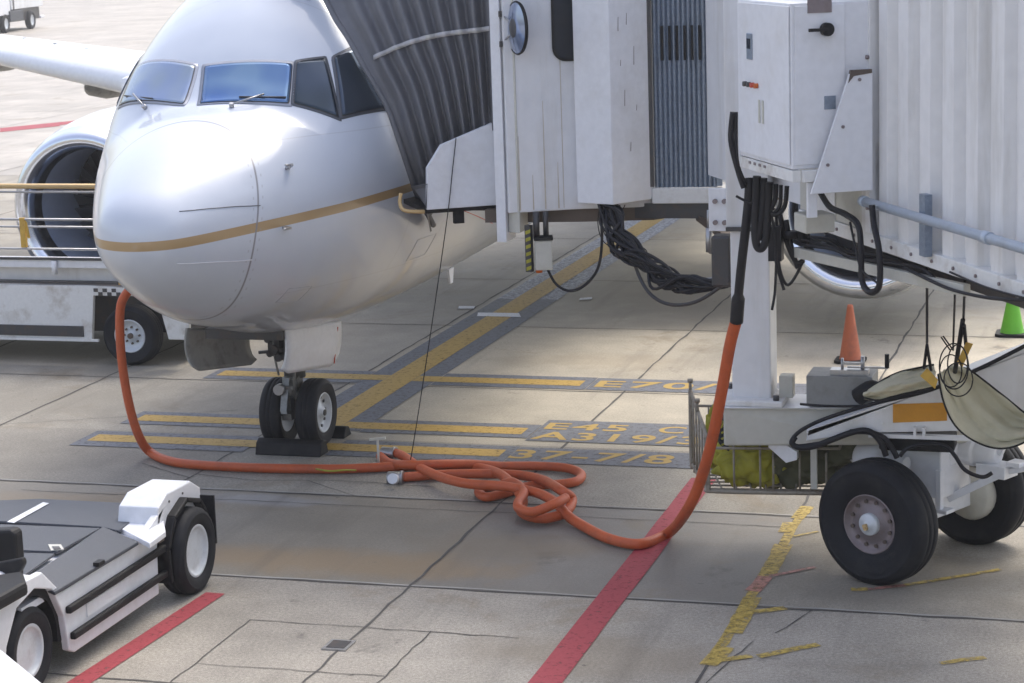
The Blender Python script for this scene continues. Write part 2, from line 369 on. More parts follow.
# red service lines
rd = MB(); wobble(rd, [(4.36,-9),(4.31,-.6)], .235, .0068, .003, .5, .03)
wobble(rd, [(.99,-9.5),(1.21,-4.75)], .17, .0068, .003, .5, .03)
rd.add([at(0,128,'Z',.007),at(60,122,'Z',.007),at(60,126,'Z',.007),at(0,132,'Z',.007)], [(0,1,2,3)])
rd.add([at(60,122,'Z',.007),at(118,116,'Z',.007),at(118,119,'Z',.007),at(60,125,'Z',.007)], [(0,1,2,3)])
tag(rd.build('red_safety_line', 'pred'), kind='structure')
ye = MB(); pk = MB()
def stroke(mb, pts, w_, z=.0075, k=0):
    for a, b_ in zip(pts[:-1], pts[1:]):
        wobble(mb, [at(*a,'Z',0).xy, at(*b_,'Z',0).xy], w_*.82, z, .006, .15, .12)
stroke(ye, [(806,507),(710,664)], .10, .0070); stroke(ye, [(808,507),(797,519)], .15); stroke(ye, [(791,523),(785,533)], .17); stroke(ye, [(784,545),(768,575)], .18)
stroke(ye, [(752,598),(733,634)], .18, .0080); stroke(ye, [(745,614),(786,609)], .11, .0086); stroke(ye, [(725,648),(708,666)], .17, .0080)
stroke(ye, [(715,662),(752,657)], .09, .0092); stroke(ye, [(758,657),(818,645)], .10); stroke(ye, [(793,537),(818,532)], .05, .0080); stroke(ye, [(851,590),(868,590)], .10); stroke(ye, [(905,586),(1000,570)], .07); stroke(ye, [(940,664),(985,658)], .08)
tag(ye.build('yellow_dashed_line', paintmat('worn_yellow_marking', (.50,.36,.08), .78, (.33,.28,.2))), kind='structure')
stroke(pk, [(766,577),(752,592)], .16); stroke(pk, [(770,577),(815,568)], .07, .0082); stroke(pk, [(868,590),(905,586)], .07)
tag(pk.build('pink_survey_mark', 'ppnk'), kind='structure')
dr = thing('drain_cover', (2.64,-5.77,0), 'small square dark metal cover set in the concrete at the lower centre', 'drain cover')
MB().box((2.64,-5.77,.006),(.19,.22,.012)).build('frame','steel',dr); MB().box((2.64,-5.77,.0135),(.14,.16,.004)).build('lid','dsteel',dr)
# ------------------------------------------------------------------ airliner
XO,YO=.10,-3.65
ST=[ # s, ztop, zbot, halfwidth, zwide
(0.0,2.66,2.64,0.02,2.65),(0.05,2.84,2.50,0.20,2.65),(.15,2.96,2.37,.35,2.65),(.35,3.09,2.20,.49,2.65),(.7,3.26,2.00,.68,2.67),(1.1,3.41,1.80,.88,2.70),
(1.5,3.53,1.65,1.07,2.74),(1.9,3.64,1.56,1.25,2.82),(2.1,3.80,1.50,1.32,2.87),(2.4,4.12,1.42,1.41,2.94),(2.7,4.38,1.365,1.495,3.0),(3.1,4.63,1.31,1.58,3.05),(3.6,4.85,1.28,1.67,3.1),(4.3,5.05,1.25,1.76,3.15),
(5.2,5.21,1.25,1.83,3.18),(6.2,5.30,1.27,1.87,3.2),(8,5.33,1.30,1.88,3.2),(26,5.33,1.30,1.88,3.2)]
def interp(s):
    n=len(ST)
    if s<=ST[0][0]: return ST[0][1:]
    if s>=ST[-1][0]: return ST[-1][1:]
    for i in range(n-1):
        if ST[i][0]<=s<=ST[i+1][0]: break
    a,b=ST[i],ST[i+1]; h=b[0]-a[0]; t=(s-a[0])/h; out=[]
    for k in range(1,5):
        d=(b[k]-a[k])/h
        if i==0: m0=d*1.5
        else:
            p=ST[i-1]; dp=(a[k]-p[k])/(a[0]-p[0]); m0=0 if dp*d<=0 else 2*dp*d/(dp+d)
        if i==n-2: m1=0
        else:
            q=ST[i+2]; dq=(q[k]-b[k])/(q[0]-b[0]); m1=0 if dq*d<=0 else 2*dq*d/(dq+d)
        out.append((2*t**3-3*t*t+1)*a[k]+(t**3-2*t*t+t)*h*m0+(-2*t**3+3*t*t)*b[k]+(t**3-t*t)*h*m1)
    return out
def hull(s,th):
    """point on the skin; th=0 at +X, 90deg at top"""
    zt,zb,w,zw=interp(s); c,sn=math.cos(th),math.sin(th)
    n=1.0
    x=w*c; z=zw+(zt-zw)*sn if sn>0 else zw+(zw-zb)*sn
    return (x+XO,s+YO,z)
air = thing('airliner', (0.1,0,0), 'white airliner with gold cheat line parked at the jet bridge', 'airplane')
WQ = [[(2.76,141.5),(2.26,104),(1.92,104.5),(2.40,148)], [(2.24,99.5),(2.33,64.5),(2.03,59),(1.88,96)],
      [(2.36,63),(2.50,54),(2.17,36),(2.05,57)], [(2.56,51),(2.98,44),(2.80,20),(2.20,35)],
      [(2.95,143),(3.35,147),(3.35,164),(2.70,156)]]
PL = []
for cs in WQ:
    q4 = [Vector(hull(s_, R(d_))) for s_, d_ in cs]; n4 = (q4[2]-q4[0]).cross(q4[3]-q4[1]).normalized(); c4 = sum(q4, Vector())/4
    if n4.dot(c4-Vector((XO, c4.y+.5, 3.0))) < 0: n4 = -n4
    PL.append((c4, n4))
def inside(p):
    _zt, _zb, _w, _zw = interp(p.y-YO); hz_ = (_zt-_zw) if p.z > _zw else (_zw-_zb)
    return ((p.x-XO)/_w)**2+((p.z-_zw)/hz_)**2 < 1
def skin(p, m_):
    lo, hi = -.25, .35
    for _ in range(26):
        md = (lo+hi)/2
        if inside(p+m_*md): lo = md
        else: hi = md
    return p+m_*lo
def hp(s, deg, off=0):
    th = R(deg); p = Vector(hull(s, th)); e = .004
    a = Vector(hull(s+.01, th))-p; b_ = Vector(hull(s, th+e))-p; n = b_.cross(a).normalized()
    ctr = Vector((XO, p.y, interp(s)[3]))
    if n.dot(p-ctr) < 0: n = -n
    return p+n*off
mb = MB(); SS = [0.004,.015,.03,.05,.08,.115]+[.15+.03*i for i in range(120)]+[3.75+.15*i for i in range(83)]+[16.5,18,20,22,25,28,32]
NT = 180
for s_ in SS:
    for k in range(NT): mb.v.append(Vector(hull(min(s_,26), 2*math.pi*k/NT))+Vector((0, max(0, s_-26), 0)))
for i in range(len(SS)-1):
    for k in range(NT):
        mb.f.append((i*NT+k, i*NT+(k+1) % NT, (i+1)*NT+(k+1) % NT, (i+1)*NT+k)); mb.sm.append(True)
mb.f.append(tuple(range(NT))); mb.sm.append(True)
# fuselage paint: white, gold line, grey belly dirt, radome seam
fm = D.materials.new('aircraft_paint'); fm.use_nodes = True; t = fm.node_tree; N = t.nodes; L = t.links; b = N['Principled BSDF']
tc = N.new('ShaderNodeTexCoord'); sx = N.new('ShaderNodeSeparateXYZ'); L.new(tc.outputs['Object'], sx.inputs[0]); X_, Y_, Z_ = sx.outputs
base = mixc(mrange(noise(3, 6), .3, .7, 0, 1), (.53,.57,.64,1), (.56,.60,.665,1))
dirt = math_('MULTIPLY', mrange(Z_, 2.2, 1.5, 0, 1), mrange(noise(2.2, 8, .7), .35, .7, .05, .45))
base = mixc(dirt, base, (.36,.345,.31,1))
sv = math_('ADD', Y_, -YO)      # metres aft of the nose
zc = math_('ADD', math_('MULTIPLY', sv, .052), 2.600)
dz = math_('ABSOLUTE', math_('SUBTRACT', Z_, zc))
base = mixc(mrange(dz, .040, .043, 1, 0), base, (.40,.27,.13,1))
z2 = math_('POWER', math_('SUBTRACT', Z_, 2.5), 2.0)
seam = math_('ABSOLUTE', math_('SUBTRACT', sv, math_('ADD', math_('MULTIPLY', z2, .55), .88)))
sm_ = math_('MULTIPLY', mrange(seam, .005, .012, .95, 0), mrange(Z_, 3.60, 3.56, 0, 1))
base = mixc(sm_, base, (.22,.22,.24,1))
for s0_ in (2.95, 3.75, 4.6, 5.9, 7.2, 8.5):
    base = mixc(mrange(math_('ABSOLUTE', math_('SUBTRACT', sv, s0_)), .002, .007, .30, 0), base, (.3,.3,.32,1))
for z0_, zs_ in ((1.98,-.01),(3.30,.02)):
    zl_ = math_('ABSOLUTE', math_('SUBTRACT', Z_, math_('ADD', math_('MULTIPLY', sv, zs_), z0_)))
    base = mixc(math_('MULTIPLY', mrange(zl_, .002, .006, .30, 0), mrange(sv, 1.4, 1.42, 0, 1)), base, (.3,.3,.32,1))
# rows of fasteners beside the radome seam
seam2 = math_('ABSOLUTE', math_('SUBTRACT', math_('ABSOLUTE', math_('SUBTRACT', sv, math_('ADD', math_('MULTIPLY', z2, .55), .88))), .045))
dots = math_('MULTIPLY', mrange(seam2, .004, .008, 1, 0), mrange(math_('SINE', math_('MULTIPLY', Z_, 70)), .6, .8, 0, .4))
base = mixc(math_('MULTIPLY', dots, mrange(Z_, 3.60, 3.56, 0, 1)), base, (.3,.3,.32,1))
L.new(base, b.inputs['Base Color']); b.inputs['Roughness'].default_value = .3
b.inputs['Coat Weight'].default_value = .65; b.inputs['Coat Roughness'].default_value = .05
bn = N.new('ShaderNodeBump'); bn.inputs['Strength'].default_value = .03; bn.inputs['Distance'].default_value = .02
L.new(noise(1.2, 1), bn.inputs['Height']); L.new(bn.outputs[0], b.inputs['Normal'])
M['hull'] = fm
fus = mb.build('fuselage', 'hull', air)
def patch(corners, off, th_=.006, n=14, grow=0):
    """surface patch between (s,deg) corners TL TR BR BL"""
    cs = [Vector(q) for q in corners]; ctr = sum(cs, Vector((0,0)))/4
    cs = [q+(q-ctr)*grow for q in cs]; m_ = MB(); g = []
    for j in range(n+1):
        for i in range(n+1):
            a = cs[0].lerp(cs[1], i/n); b_ = cs[3].lerp(cs[2], i/n); q = a.lerp(b_, j/n)
            g.append((q.x, q.y))
    m_.v = [hp(q[0], q[1], off) for q in g]; k = n+1
    for j in range(n):
        for i in range(n): m_.f.append((j*k+i, j*k+i+1, (j+1)*k+i+1, (j+1)*k+i)); m_.sm.append(True)
    o_ = len(m_.v); m_.v += [hp(q[0], q[1], off-th_) for q in g]
    edge = [i for i in range(k)]+[(j+1)*k-1 for j in range(1, k)]+[n*k+i for i in range(n-1, -1, -1)]+[j*k for j in range(n-1, 0, -1)]
    for a, b_ in zip(edge, edge[1:]+edge[:1]): m_.f.append((a, b_, b_+o_, a+o_)); m_.sm.append(False)
    return m_
def glassmat(name, ca_, cb, sc, rough=.05):
    m = D.materials.new(name); m.use_nodes = True; t = m.node_tree; n_ = t.nodes; b_ = n_['Principled BSDF']
    tc_ = n_.new('ShaderNodeTexCoord'); a = n_.new('ShaderNodeTexNoise'); a.inputs['Scale'].default_value = sc; a.inputs['Detail'].default_value = 1
    t.links.new(tc_.outputs['Object'], a.inputs['Vector']); rp = n_.new('ShaderNodeValToRGB'); t.links.new(a.outputs[0], rp.inputs[0])
    rp.color_ramp.elements[0].position = .38; rp.color_ramp.elements[0].color = (*ca_,1); rp.color_ramp.elements[1].position = .62; rp.color_ramp.elements[1].color = (*cb,1)
    t.links.new(rp.outputs[0], b_.inputs['Base Color']); b_.inputs['Metallic'].default_value = .6; b_.inputs['Roughness'].default_value = rough
    return m
M['gl1'] = glassmat('coated_glass_pale', (.33,.39,.43), (.28,.35,.50), 2.2, .15)
M['gl2'] = glassmat('coated_glass_blue', (.07,.15,.36), (.20,.31,.44), 1.8, .12)
M['gl3'] = glassmat('smoked_glass', (.03,.045,.06), (.06,.08,.11), 2.0, .08)
M['frame'] = mat('window_frame', (.34,.36,.42), .4, .3)
M['brow'] = mat('brow_sealant', (.47,.49,.55), .45, coat=.5)
M['dframe'] = mat('dark_window_frame', (.10,.11,.13), .4, .3)
def pane(i, grow, off, th_, n=16):
    c_, m_ = PL[i]; q4 = [Vector(hull(s_, R(d_))) for s_, d_ in WQ[i]]; q4 = [q-m_*(q-c_).dot(m_) for q in q4]
    ex = (q4[1]-q4[0]).normalized(); g = []
    for k_, q in enumerate(q4):
        u1, u2 = (q-q4[k_-1]).normalized(), (q-q4[(k_+1) % 4]).normalized(); g.append(q+(u1+u2)*grow)
    k = MB(); w1 = n+1
    for o_ in (off, off-th_):
        for j_ in range(w1):
            for i2 in range(w1):
                u_, v_ = i2/n, j_/n
                # rounded corners: pull the corner samples in
                uu, vv = abs(u_-.5)*2, abs(v_-.5)*2; cr_ = .06
                p = g[0].lerp(g[1], u_).lerp(g[3].lerp(g[2], u_), v_)
                if uu > .999 and vv > .999: p = p+(c_-p).normalized()*.008
                s_ = skin(p, m_); k.v.append(s_+m_*o_)
    N2 = w1*w1
    for j_ in range(n):
        for i2 in range(n): k.f.append((j_*w1+i2, j_*w1+i2+1, (j_+1)*w1+i2+1, (j_+1)*w1+i2)); k.sm.append(True)
    edge = [i2 for i2 in range(w1)]+[(j_+1)*w1-1 for j_ in range(1, w1)]+[n*w1+i2 for i2 in range(n-1, -1, -1)]+[j_*w1 for j_ in range(n-1, 0, -1)]
    for a_, b_ in zip(edge, edge[1:]+edge[:1]): k.f.append((a_, b_, b_+N2, a_+N2)); k.sm.append(False)
    return k
for i_, (gl, fr, lb) in enumerate((('gl1','frame','pale iridescent windscreen pane'),('gl2','frame','deep blue windscreen pane'),('gl3','dframe',None),('gl3','dframe',None),('gl3','dframe',None))):
    f_ = pane(i_, .036 if i_ < 2 else .03, .006, .03).build('window_frame', fr, air)
    s2 = pane(i_, .007, .010, .02).build('window_seal', 'dsteel', f_)
    p_ = pane(i_, 0, .014, .02).build('windscreen' if i_ < 2 else 'side_window', gl, f_)
    if lb: p_['label'] = lb
# lightning strips, probes, wipers, drain
for pts, m_ in (([(0.26,34.5),(0.36,29.0),(0.48,24.5),(0.6,20.5),(0.72,17.5),(0.84,14.5),(0.96,12.0)],'dframe'), ([(0.22,321.5),(0.32,327.5),(0.42,331.0),(0.54,333.0),(0.66,334.0),(0.78,335.0),(0.9,336.0)],'clean')):
    MB().tube([hp(s_, d_, .002) for s_, d_ in pts], .004, 6, 3).build('diverter_strip', m_, air)
for s_, d_ in ((1.38,29),(1.18,354)):
    q = hp(s_, d_); k = MB(); k.bar(q, hp(s_, d_, .07), .05, .02); k.tube([hp(s_, d_, .06), hp(s_, d_, .07)-V(0,.13,-.01)], .010, 8, 1)
    k.build('pitot_probe', 'steel', air)
for pv_, ar_, b0_, b1_ in (((1.82,80.5),(2.02,70),(1.96,80),(2.06,61)), ((2.04,125.5),(2.26,134),(2.38,142),(2.08,121.5))):
    k = MB(); k.cyl(hp(*pv_, -.01), hp(*pv_, .04), .022, n=10); k.tube([hp(*pv_, .03), hp(*ar_, .04)], .009, 6, 1)
    ww = k.build('wiper', 'steel', air); k = MB(); k.tube([hp(*b0_, .025), hp(*b1_, .025)], .008, 6, 1); k.build('wiper_blade', 'dsteel', ww)
# two access panels outlines on the crown
for cs in ([(3.0,80),(3.25,80),(3.25,70),(3.0,70)],[(3.3,330),(3.7,330),(3.7,322),(3.3,322)],[(1.5,318),(1.8,318),(1.8,308),(1.5,308)]):
    pts = []
    for a, b_ in zip(cs, cs[1:]+cs[:1]): pts += [hp(a[0]+(b_[0]-a[0])*i/5, a[1]+(b_[1]-a[1])*i/5, .001) for i in range(5)]
    MB().tube(pts+[pts[0]], .0022, 5, 1).build('access_panel', 'frame', air)
# red reference line and marks low on the side
MB().tube([hp(4.2+.1*i, 335-.9*i, .001) for i in range(14)], .004, 5, 1).build('red_datum_line', 'red', air)
# antenna / drain mast under belly
k = MB(); q = hp(5.6, 300); k.prism([q, q+V(0,.18,0), q+V(0,.12,-.16), q+V(0,.04,-.16)], (.02,0,0)); k.build('drain_mast', 'clean', air)
# wing
def wing(side):
    k = MB(); vs_ = []; st = []
    for i in range(9):
        x = 1.5+i*1.9; le = 9.0+(x-4.8)*.5; z = 2.66+(x-4.8)*.115; ch = 6.4-x*.36 if x > 5 else 7.6-x*.6; st.append((x, le, z, ch))
    prof = [(0,0),(.012,.035),(.05,.062),(.15,.085),(.35,.095),(.6,.07),(1,.004),(.6,-.03),(.3,-.05),(.1,-.045),(.02,-.025)]
    for x, le, z, ch in st:
        for u_, h_ in prof: vs_.append((XO+side*x, le+u_*ch, z+h_*ch*1.0))
    m_ = len(prof); f_ = [(i*m_+j, i*m_+(j+1) % m_, (i+1)*m_+(j+1) % m_, (i+1)*m_+j) for i in range(8) for j in range(m_)]
    f_ += [tuple(range(m_)), tuple(8*m_+j for j in range(m_))]
    k.add(vs_, f_, True); o = k.build('wing', 'hull2', air)
    for x in (8.0, 10.9):
        le = 9+(x-4.8)*.5; z = 2.6+(x-4.8)*.115
        MB().lathe([(.001,-.2),(.12,.0),(.2,.5),(.2,1.2),(.02,2.6)], (XO+side*x, le+.8, z-.22), (0,1,-.02), 16).build('flap_fairing', 'belly', o)
    for i in range(10):
        x = 6.6+i*.75; le = 9.0+(x-4.8)*.5; z = 2.6+(x-4.8)*.115; MB().box((XO+side*x, le+.9, z+.40-.012*i), (.05,.05,.012)).build('access_plate', 'frame', o)
M['hull2'] = mat('wing_paint', (.78,.80,.83), .3, coat=.5, gscale=2, grime=.15, gcol=(.5,.5,.5))
wing(-1); wing(1)
# engines
def engine(cx, cy, cz):
    nac = MB().lathe([(1.095,.17),(1.17,.5),(1.22,1.1),(1.22,2.0),(1.12,3.1),(.92,4.2),(.70,4.25),(.70,3.9)], (cx,cy+.10,cz), (0,1,.02), 56)
    o = nac.build('engine', 'hull2', air)
    MB().lathe([(1.10,.26),(1.055,.14),(1.03,.06),(.985,.0),(.93,-.012),(.87,.02),(.825,.09),(.80,.20),(.785,.34)], (cx,cy,cz), (0,1,.02), 56).build('inlet_lip', 'chrome', o)
    MB().lathe([(.79,.335),(.775,.5),(.79,1.1),(.79,1.5)], (cx,cy,cz), (0,1,.02), 56).build('inlet_duct', 'duct', o)
    k = MB(); k.lathe([(.79,1.35),(.0,1.36)], (cx,cy,cz), (0,1,.02), 40)
    k.build('fan_backing', 'dsteel', o)
    k = MB()
    for i in range(24):
        a = 2*math.pi*i/24; da = .15
        k.add([(cx+r_*math.cos(a+w_), cy+y_, cz+r_*math.sin(a+w_)) for r_, w_, y_ in ((.2,-.1,1.0),(.78,-.12,1.2),(.78,.10,1.34),(.2,.12,1.25))], [(0,1,2,3)], True)
    k.build('fan', 'fan', o)
    MB().lathe([(0,.62),(.08,.68),(.16,.85),(.22,1.1),(.24,1.3)], (cx,cy,cz), (0,1,.02), 28).build('spinner', 'dsteel', o)
    MB().box((cx,cy+3.6,cz+1.25), (.28,4.2,.75)).build('pylon', 'hull2', air, bevel=.08)
engine(-4.92, 5.2, 1.64); engine(4.86, 6.1, 1.58)
# nose gear
ng = MB(); GX = -.035
ng.cyl((GX,.14,.34),(GX,.10,1.5), .075, .085); ng.cyl((GX,.13,.7),(GX,.11,1.25), .11, .11)
ng.cyl((GX-.20,.14,.335),(GX+.20,.14,.335), .05)
ng.box((GX,.05,.62),(.16,.14,.20)); ng.cyl((GX,.02,.62),(GX,-.10,.60), .06, .05); ng.box((GX-.03,-.02,.40),(.10,.10,.22))
ng.bar((GX-.02,-.04,.72),(GX-.02,-.16,.40), .07,.04); ng.bar((GX-.02,-.16,.40),(GX,.10,.33), .07,.04)
ng.tube([(GX+.09,-.02,1.3),(GX+.11,-.08,1.0),(GX+.07,-.06,.7),(GX+.05,-.02,.5)], .012); ng.tube([(GX-.1,-.02,1.3),(GX-.13,-.08,1.05),(GX-.1,-.05,.75)], .012)
M['gearm'] = mat('gear_metal', (.26,.26,.25), .4, .6, grime=.7, gcol=(.05,.045,.04), gscale=12)
gear = ng.build('nose_gear', 'gearm', air)
k = MB()
for dx, dz, r_ in ((-.12,1.02,.05),(-.16,.98,.035),(-.1,1.2,.06),(.05,1.1,.05),(-.18,1.12,.03),(-.07,.94,.04)): k.cyl((GX+dx,-.12,dz),(GX+dx,.12,dz), r_, n=10)
k.box((GX-.13,-.02,1.12),(.12,.12,.34)); k.bar((GX-.3,-.06,.98),(GX-.05,0,1.0), .03,.03); k.bar((GX+.1,.3,1.5),(GX+.02,.1,.85), .06,.06)
k.build('actuator', 'dsteel', gear)
k = MB()
k.cyl((GX-.07,-.09,.62),(GX-.07,-.16,.62), .055, n=14); k.build('taxi_light', 'steel', gear)
def tyre_prof(r, w, ri): return [(ri, -w*.38),(ri+.02, -w*.46),(r*.80, -w*.5),(r*.84,-w*.50),(r*.855,-w*.515),(r*.87,-w*.495),(r*.93, -w*.46),(r*.985, -w*.34),(r, -w*.22),(r, -w*.12),(r*.988,-w*.11),(r*.988,-w*.09),(r,-w*.08),(r, w*.08),(r*.988,w*.09),(r*.988,w*.11),(r,w*.12),(r, w*.22),(r*.985, w*.34),(r*.93, w*.46),(r*.87,w*.495),(r*.855,w*.515),(r*.84,w*.50),(r*.80, w*.5),(ri+.02, w*.46),(ri, w*.38)]
for sx_ in (-1,1):
    cx = GX+.02+sx_*.195; o_ = V(cx,.12,.34)
    ty = MB().lathe(tyre_prof(.348,.215,.205), o_, (sx_,0,0), 48).build('tyre', 'tyre', gear)
    rm = MB(); rm.lathe([(.205,.085),(.198,.095),(.188,.085),(.178,.04),(.13,.02),(.10,.05),(.055,.055),(.05,.085),(0,.09)], o_, (sx_,0,0), 40); rm.lathe([(.205,-.08),(.19,-.07),(.15,.0),(.05,.0)], o_, (sx_,0,0), 32)
    ro = rm.build('rim', 'rim', ty)
    for i in range(10):
        a = 2*math.pi*i/10; c0 = o_+V(sx_*.030, .155*math.cos(a), .155*math.sin(a)); MB().cyl(c0, c0+V(sx_*.012,0,0), .017, n=10).build('wheel_bolt', 'dsteel', ty)
    MB().cyl(o_+V(sx_*.07,0,0), o_+V(sx_*.1,0,0), .032).build('hub_cap', 'dsteel', ty)
# gear doors: curved panels; right one clean white, left one shows its grimy inner face
def door(f0_, f1_, r1_, r0_, bulge, m, lb):
    # f0/f1 front top/bottom, r0/r1 rear top/bottom
    k = MB(); n = 10; vs_ = []; f0_, f1_, r0_, r1_ = map(Vector, (f0_, f1_, r0_, r1_)); nn = (f1_-f0_).cross(r0_-f0_).normalized()
    if nn.x < 0: nn = -nn
    for off in (0, .022):
        for i in range(n+1):
            for q in range(n+1):
                p = f0_.lerp(r0_, i/n).lerp(f1_.lerp(r1_, i/n), q/n); u_, v_ = i/n, q/n
                ed = .05*max(0, (abs(u_-.5)*2-.8)/.2)**2*max(0, (v_-.75)/.25)
                vs_.append(p+nn*(bulge*math.sin(math.pi*v_)-off)+V(0,0,ed))
    o = (n+1)**2; k.v = vs_; w1 = n+1
    for i in range(n):
        for q in range(n):
            a_ = i*w1+q; k.f.append((a_, a_+1, a_+w1+1, a_+w1)); k.sm.append(True); k.f.append((a_+o, a_+w1+o, a_+w1+1+o, a_+1+o)); k.sm.append(True)
    edge = [q for q in range(w1)]+[i*w1+n for i in range(1,w1)]+[n*w1+q for q in range(n-1,-1,-1)]+[i*w1 for i in range(n-1,0,-1)]
    for a_, b_ in zip(edge, edge[1:]+edge[:1]): k.f.append((a_, b_, b_+o, a_+o)); k.sm.append(False)
    ob = k.build('nose_gear_door', m, air); ob['label'] = lb; return ob
dR = door((.36,-1.0,1.42), (.31,-1.0,.97), (.44,.06,.84), (.52,.06,1.30), .03, 'clean', 'white nose gear door with red edge line')
k = MB(); k.bar((.512,-.02,1.25),(.455,-.02,.88), .014,.008, up=(1,0,0)); k.build('red_edge_line', 'red', dR)
door((-.66,-1.0,1.40), (-.62,-1.0,.97), (-.39,.02,.84), (-.44,.02,1.22), -.05, 'belly', 'grimy open nose gear door')
k = MB(); k.box((-.05,-.3,1.36),(.80,1.5,.10)); k.build('wheel_well', 'dsteel', air)
# chocks
for yy, lb in ((-.27, 'black rubber chock in front of the nose wheels'), (.52, 'black rubber chock behind the nose wheels')):
    ch = MB(); x0, x1 = (-.30,.40) if yy < 0 else (.06,.36)
    ch.prism([(x0,yy-.11,0),(x0,yy+.12,0),(x0,yy+.08,.13),(x0,yy-.0,.155),(x0,yy-.07,.12)] if yy < 0 else [(x0,yy-.12,0),(x0,yy+.1,0),(x0,yy+.04,.10),(x0,yy-.05,.12)], (x1-x0,0,0))
    tag(ch.build('wheel_chock', 'black', bevel=.012), lb, 'wheel chock', 'chocks at the nose wheels')
# ------------------------------------------------------------------ boarding bridge
br = thing('boarding_bridge', (6.55,-2.8,0), 'white jet bridge with corrugated tunnel and grey folded canopy pressed to the airliner', 'jet bridge')
ZT = 5.45
def wall(name, p, q, z0, z1, th_, m, bevel=.004, parent=br, inward=1):
    p = Vector((*p,0)); q = Vector((*q,0)); d = (q-p).normalized(); n = Vector((-d.y, d.x, 0))*inward
    return MB().prism([p+V(0,0,z0), q+V(0,0,z0), q+n*th_+V(0,0,z0), p+n*th_+V(0,0,z0)], (0,0,z1-z0)).build(name, m, parent, bevel)
# cab body: plan polygon, wall faces toward the aircraft and apron
a0 = at(427,210,'Z',2.65); a1 = at(497,205,'Z',2.65); c0 = at(497,240,'Z',2.38); c1 = at(514,238,'Z',2.38)
p0 = V(2.80,-1.60,0); p1 = V(3.36,-1.30,0)
e1 = V(3.40,-1.48,0); e2 = V(3.75,-1.59,0); e3 = V(4.01,-1.19,0)
cab = MB().prism([(p0.x,p0.y,2.62),(p1.x,p1.y,2.62),(3.98,-1.12,2.62),(5.0,.5,2.62),(4.4,2.3,2.62),(2.62,2.0,2.62),(2.62,-1.3,2.62)], (0,0,ZT-2.62)).build('cab_wall', 'white', br, .01)
MB().prism([(2.5,-1.35,2.50),(3.36,-1.25,2.50),(4.0,-1.1,2.5),(5.0,.5,2.50),(4.4,2.3,2.50),(2.5,2.0,2.50)], (0,0,.118)).build('cab_floor', 'brown', br)
MB().prism([(2.4,-1.7,ZT),(3.7,-1.75,ZT),(4.9,-1.3,ZT),(5.2,.5,ZT),(4.5,2.4,ZT),(2.4,2.1,ZT)], (0,0,.12)).build('roof', 'white', br)
# corner post and its inner return
k = MB(); k.prism([(c0.x,c0.y,2.36),(c0.x+.09,c0.y-.005,2.36),(c0.x+.09,c0.y+.3,2.36),(c0.x,c0.y+.3,2.36)], (0,0,ZT-2.36)); k.build('corner_post', 'clean', br, .006)
k = MB(); k.prism([(c0.x+.095,c0.y+.06,2.44),(c0.x+.21,c0.y+.02,2.44),(c0.x+.21,c0.y+.3,2.44),(c0.x+.095,c0.y+.3,2.44)], (0,0,ZT-2.44)); k.build('corner_post', 'cream', br, .006)
# recessed outline and rounded window on the cab wall
def onwall(p, q, t_, z, off):
    d = (q-p).normalized(); n = Vector((d.y,-d.x,0)); v = p+d*t_+n*off; v.z = z; return v
dW = (p1-p0).normalized(); nW = Vector((dW.y,-dW.x,0))
def rrect(t0, t1, z0, z1, r, off, p=p0, q=p1, n=6):
    out = []
    for (ct, cz, a0_) in ((t1-r, z0+r, -90),(t1-r, z1-r, 0),(t0+r, z1-r, 90),(t0+r, z0+r, 180)):
        for i in range(n+1):
            a = R(a0_+90*i/n); out.append(onwall(p, q, ct+r*math.cos(a), cz+r*math.sin(a), off))
    return out
def pixwall(x, y, p=p0, q=p1, off=0):
    d = (q-p).normalized(); n = Vector((d.y,-d.x,0)); r = RT*((x-512)/FPX)-UP*((y-341.5)/FPX)+FW
    t_ = ((p+n*off-CP).dot(n))/r.dot(n); h = CP+r*t_; return (h-p).dot(d), h.z
tw0, zw0 = pixwall(554,60)
MB().prism(rrect(tw0-.015, tw0+.30, zw0-.015, 5.2, .12, .004), nW*.012).build('window_seal', 'black', br)
MB().prism(rrect(tw0+.005, tw0+.28, zw0+.005, 5.18, .11, .012), nW*.010).build('window', 'glass', br)
# protruding box between wall and curtain
MB().prism([(e1.x,e1.y,2.70),(e2.x,e2.y,2.70),(e3.x,e3.y,2.70),(3.9,-.9,2.70),(3.36,-1.1,2.70)], (0,0,ZT-2.70)).build('curtain_housing', 'clean', br, .008)
k = MB()
for zz, zl, tt in ((4.2,.12,.1),(4.25,.1,.2),(3.9,.05,.12),(3.55,.14,.16),(3.5,.05,.3),(3.15,.08,.22),(3.9,.16,.28)):
    d = (e3-e2).normalized(); n = Vector((d.y,-d.x,0)); q = e2+d*tt; MB().add([q+n*.003+V(0,0,zz), q+d*.008+n*.003+V(0,0,zz), q+d*.012+n*.003+V(0,0,zz+zl), q+d*.006+n*.003+V(0,0,zz+zl)], [(0,1,2,3)]).build('scuff_mark', 'hub', br)
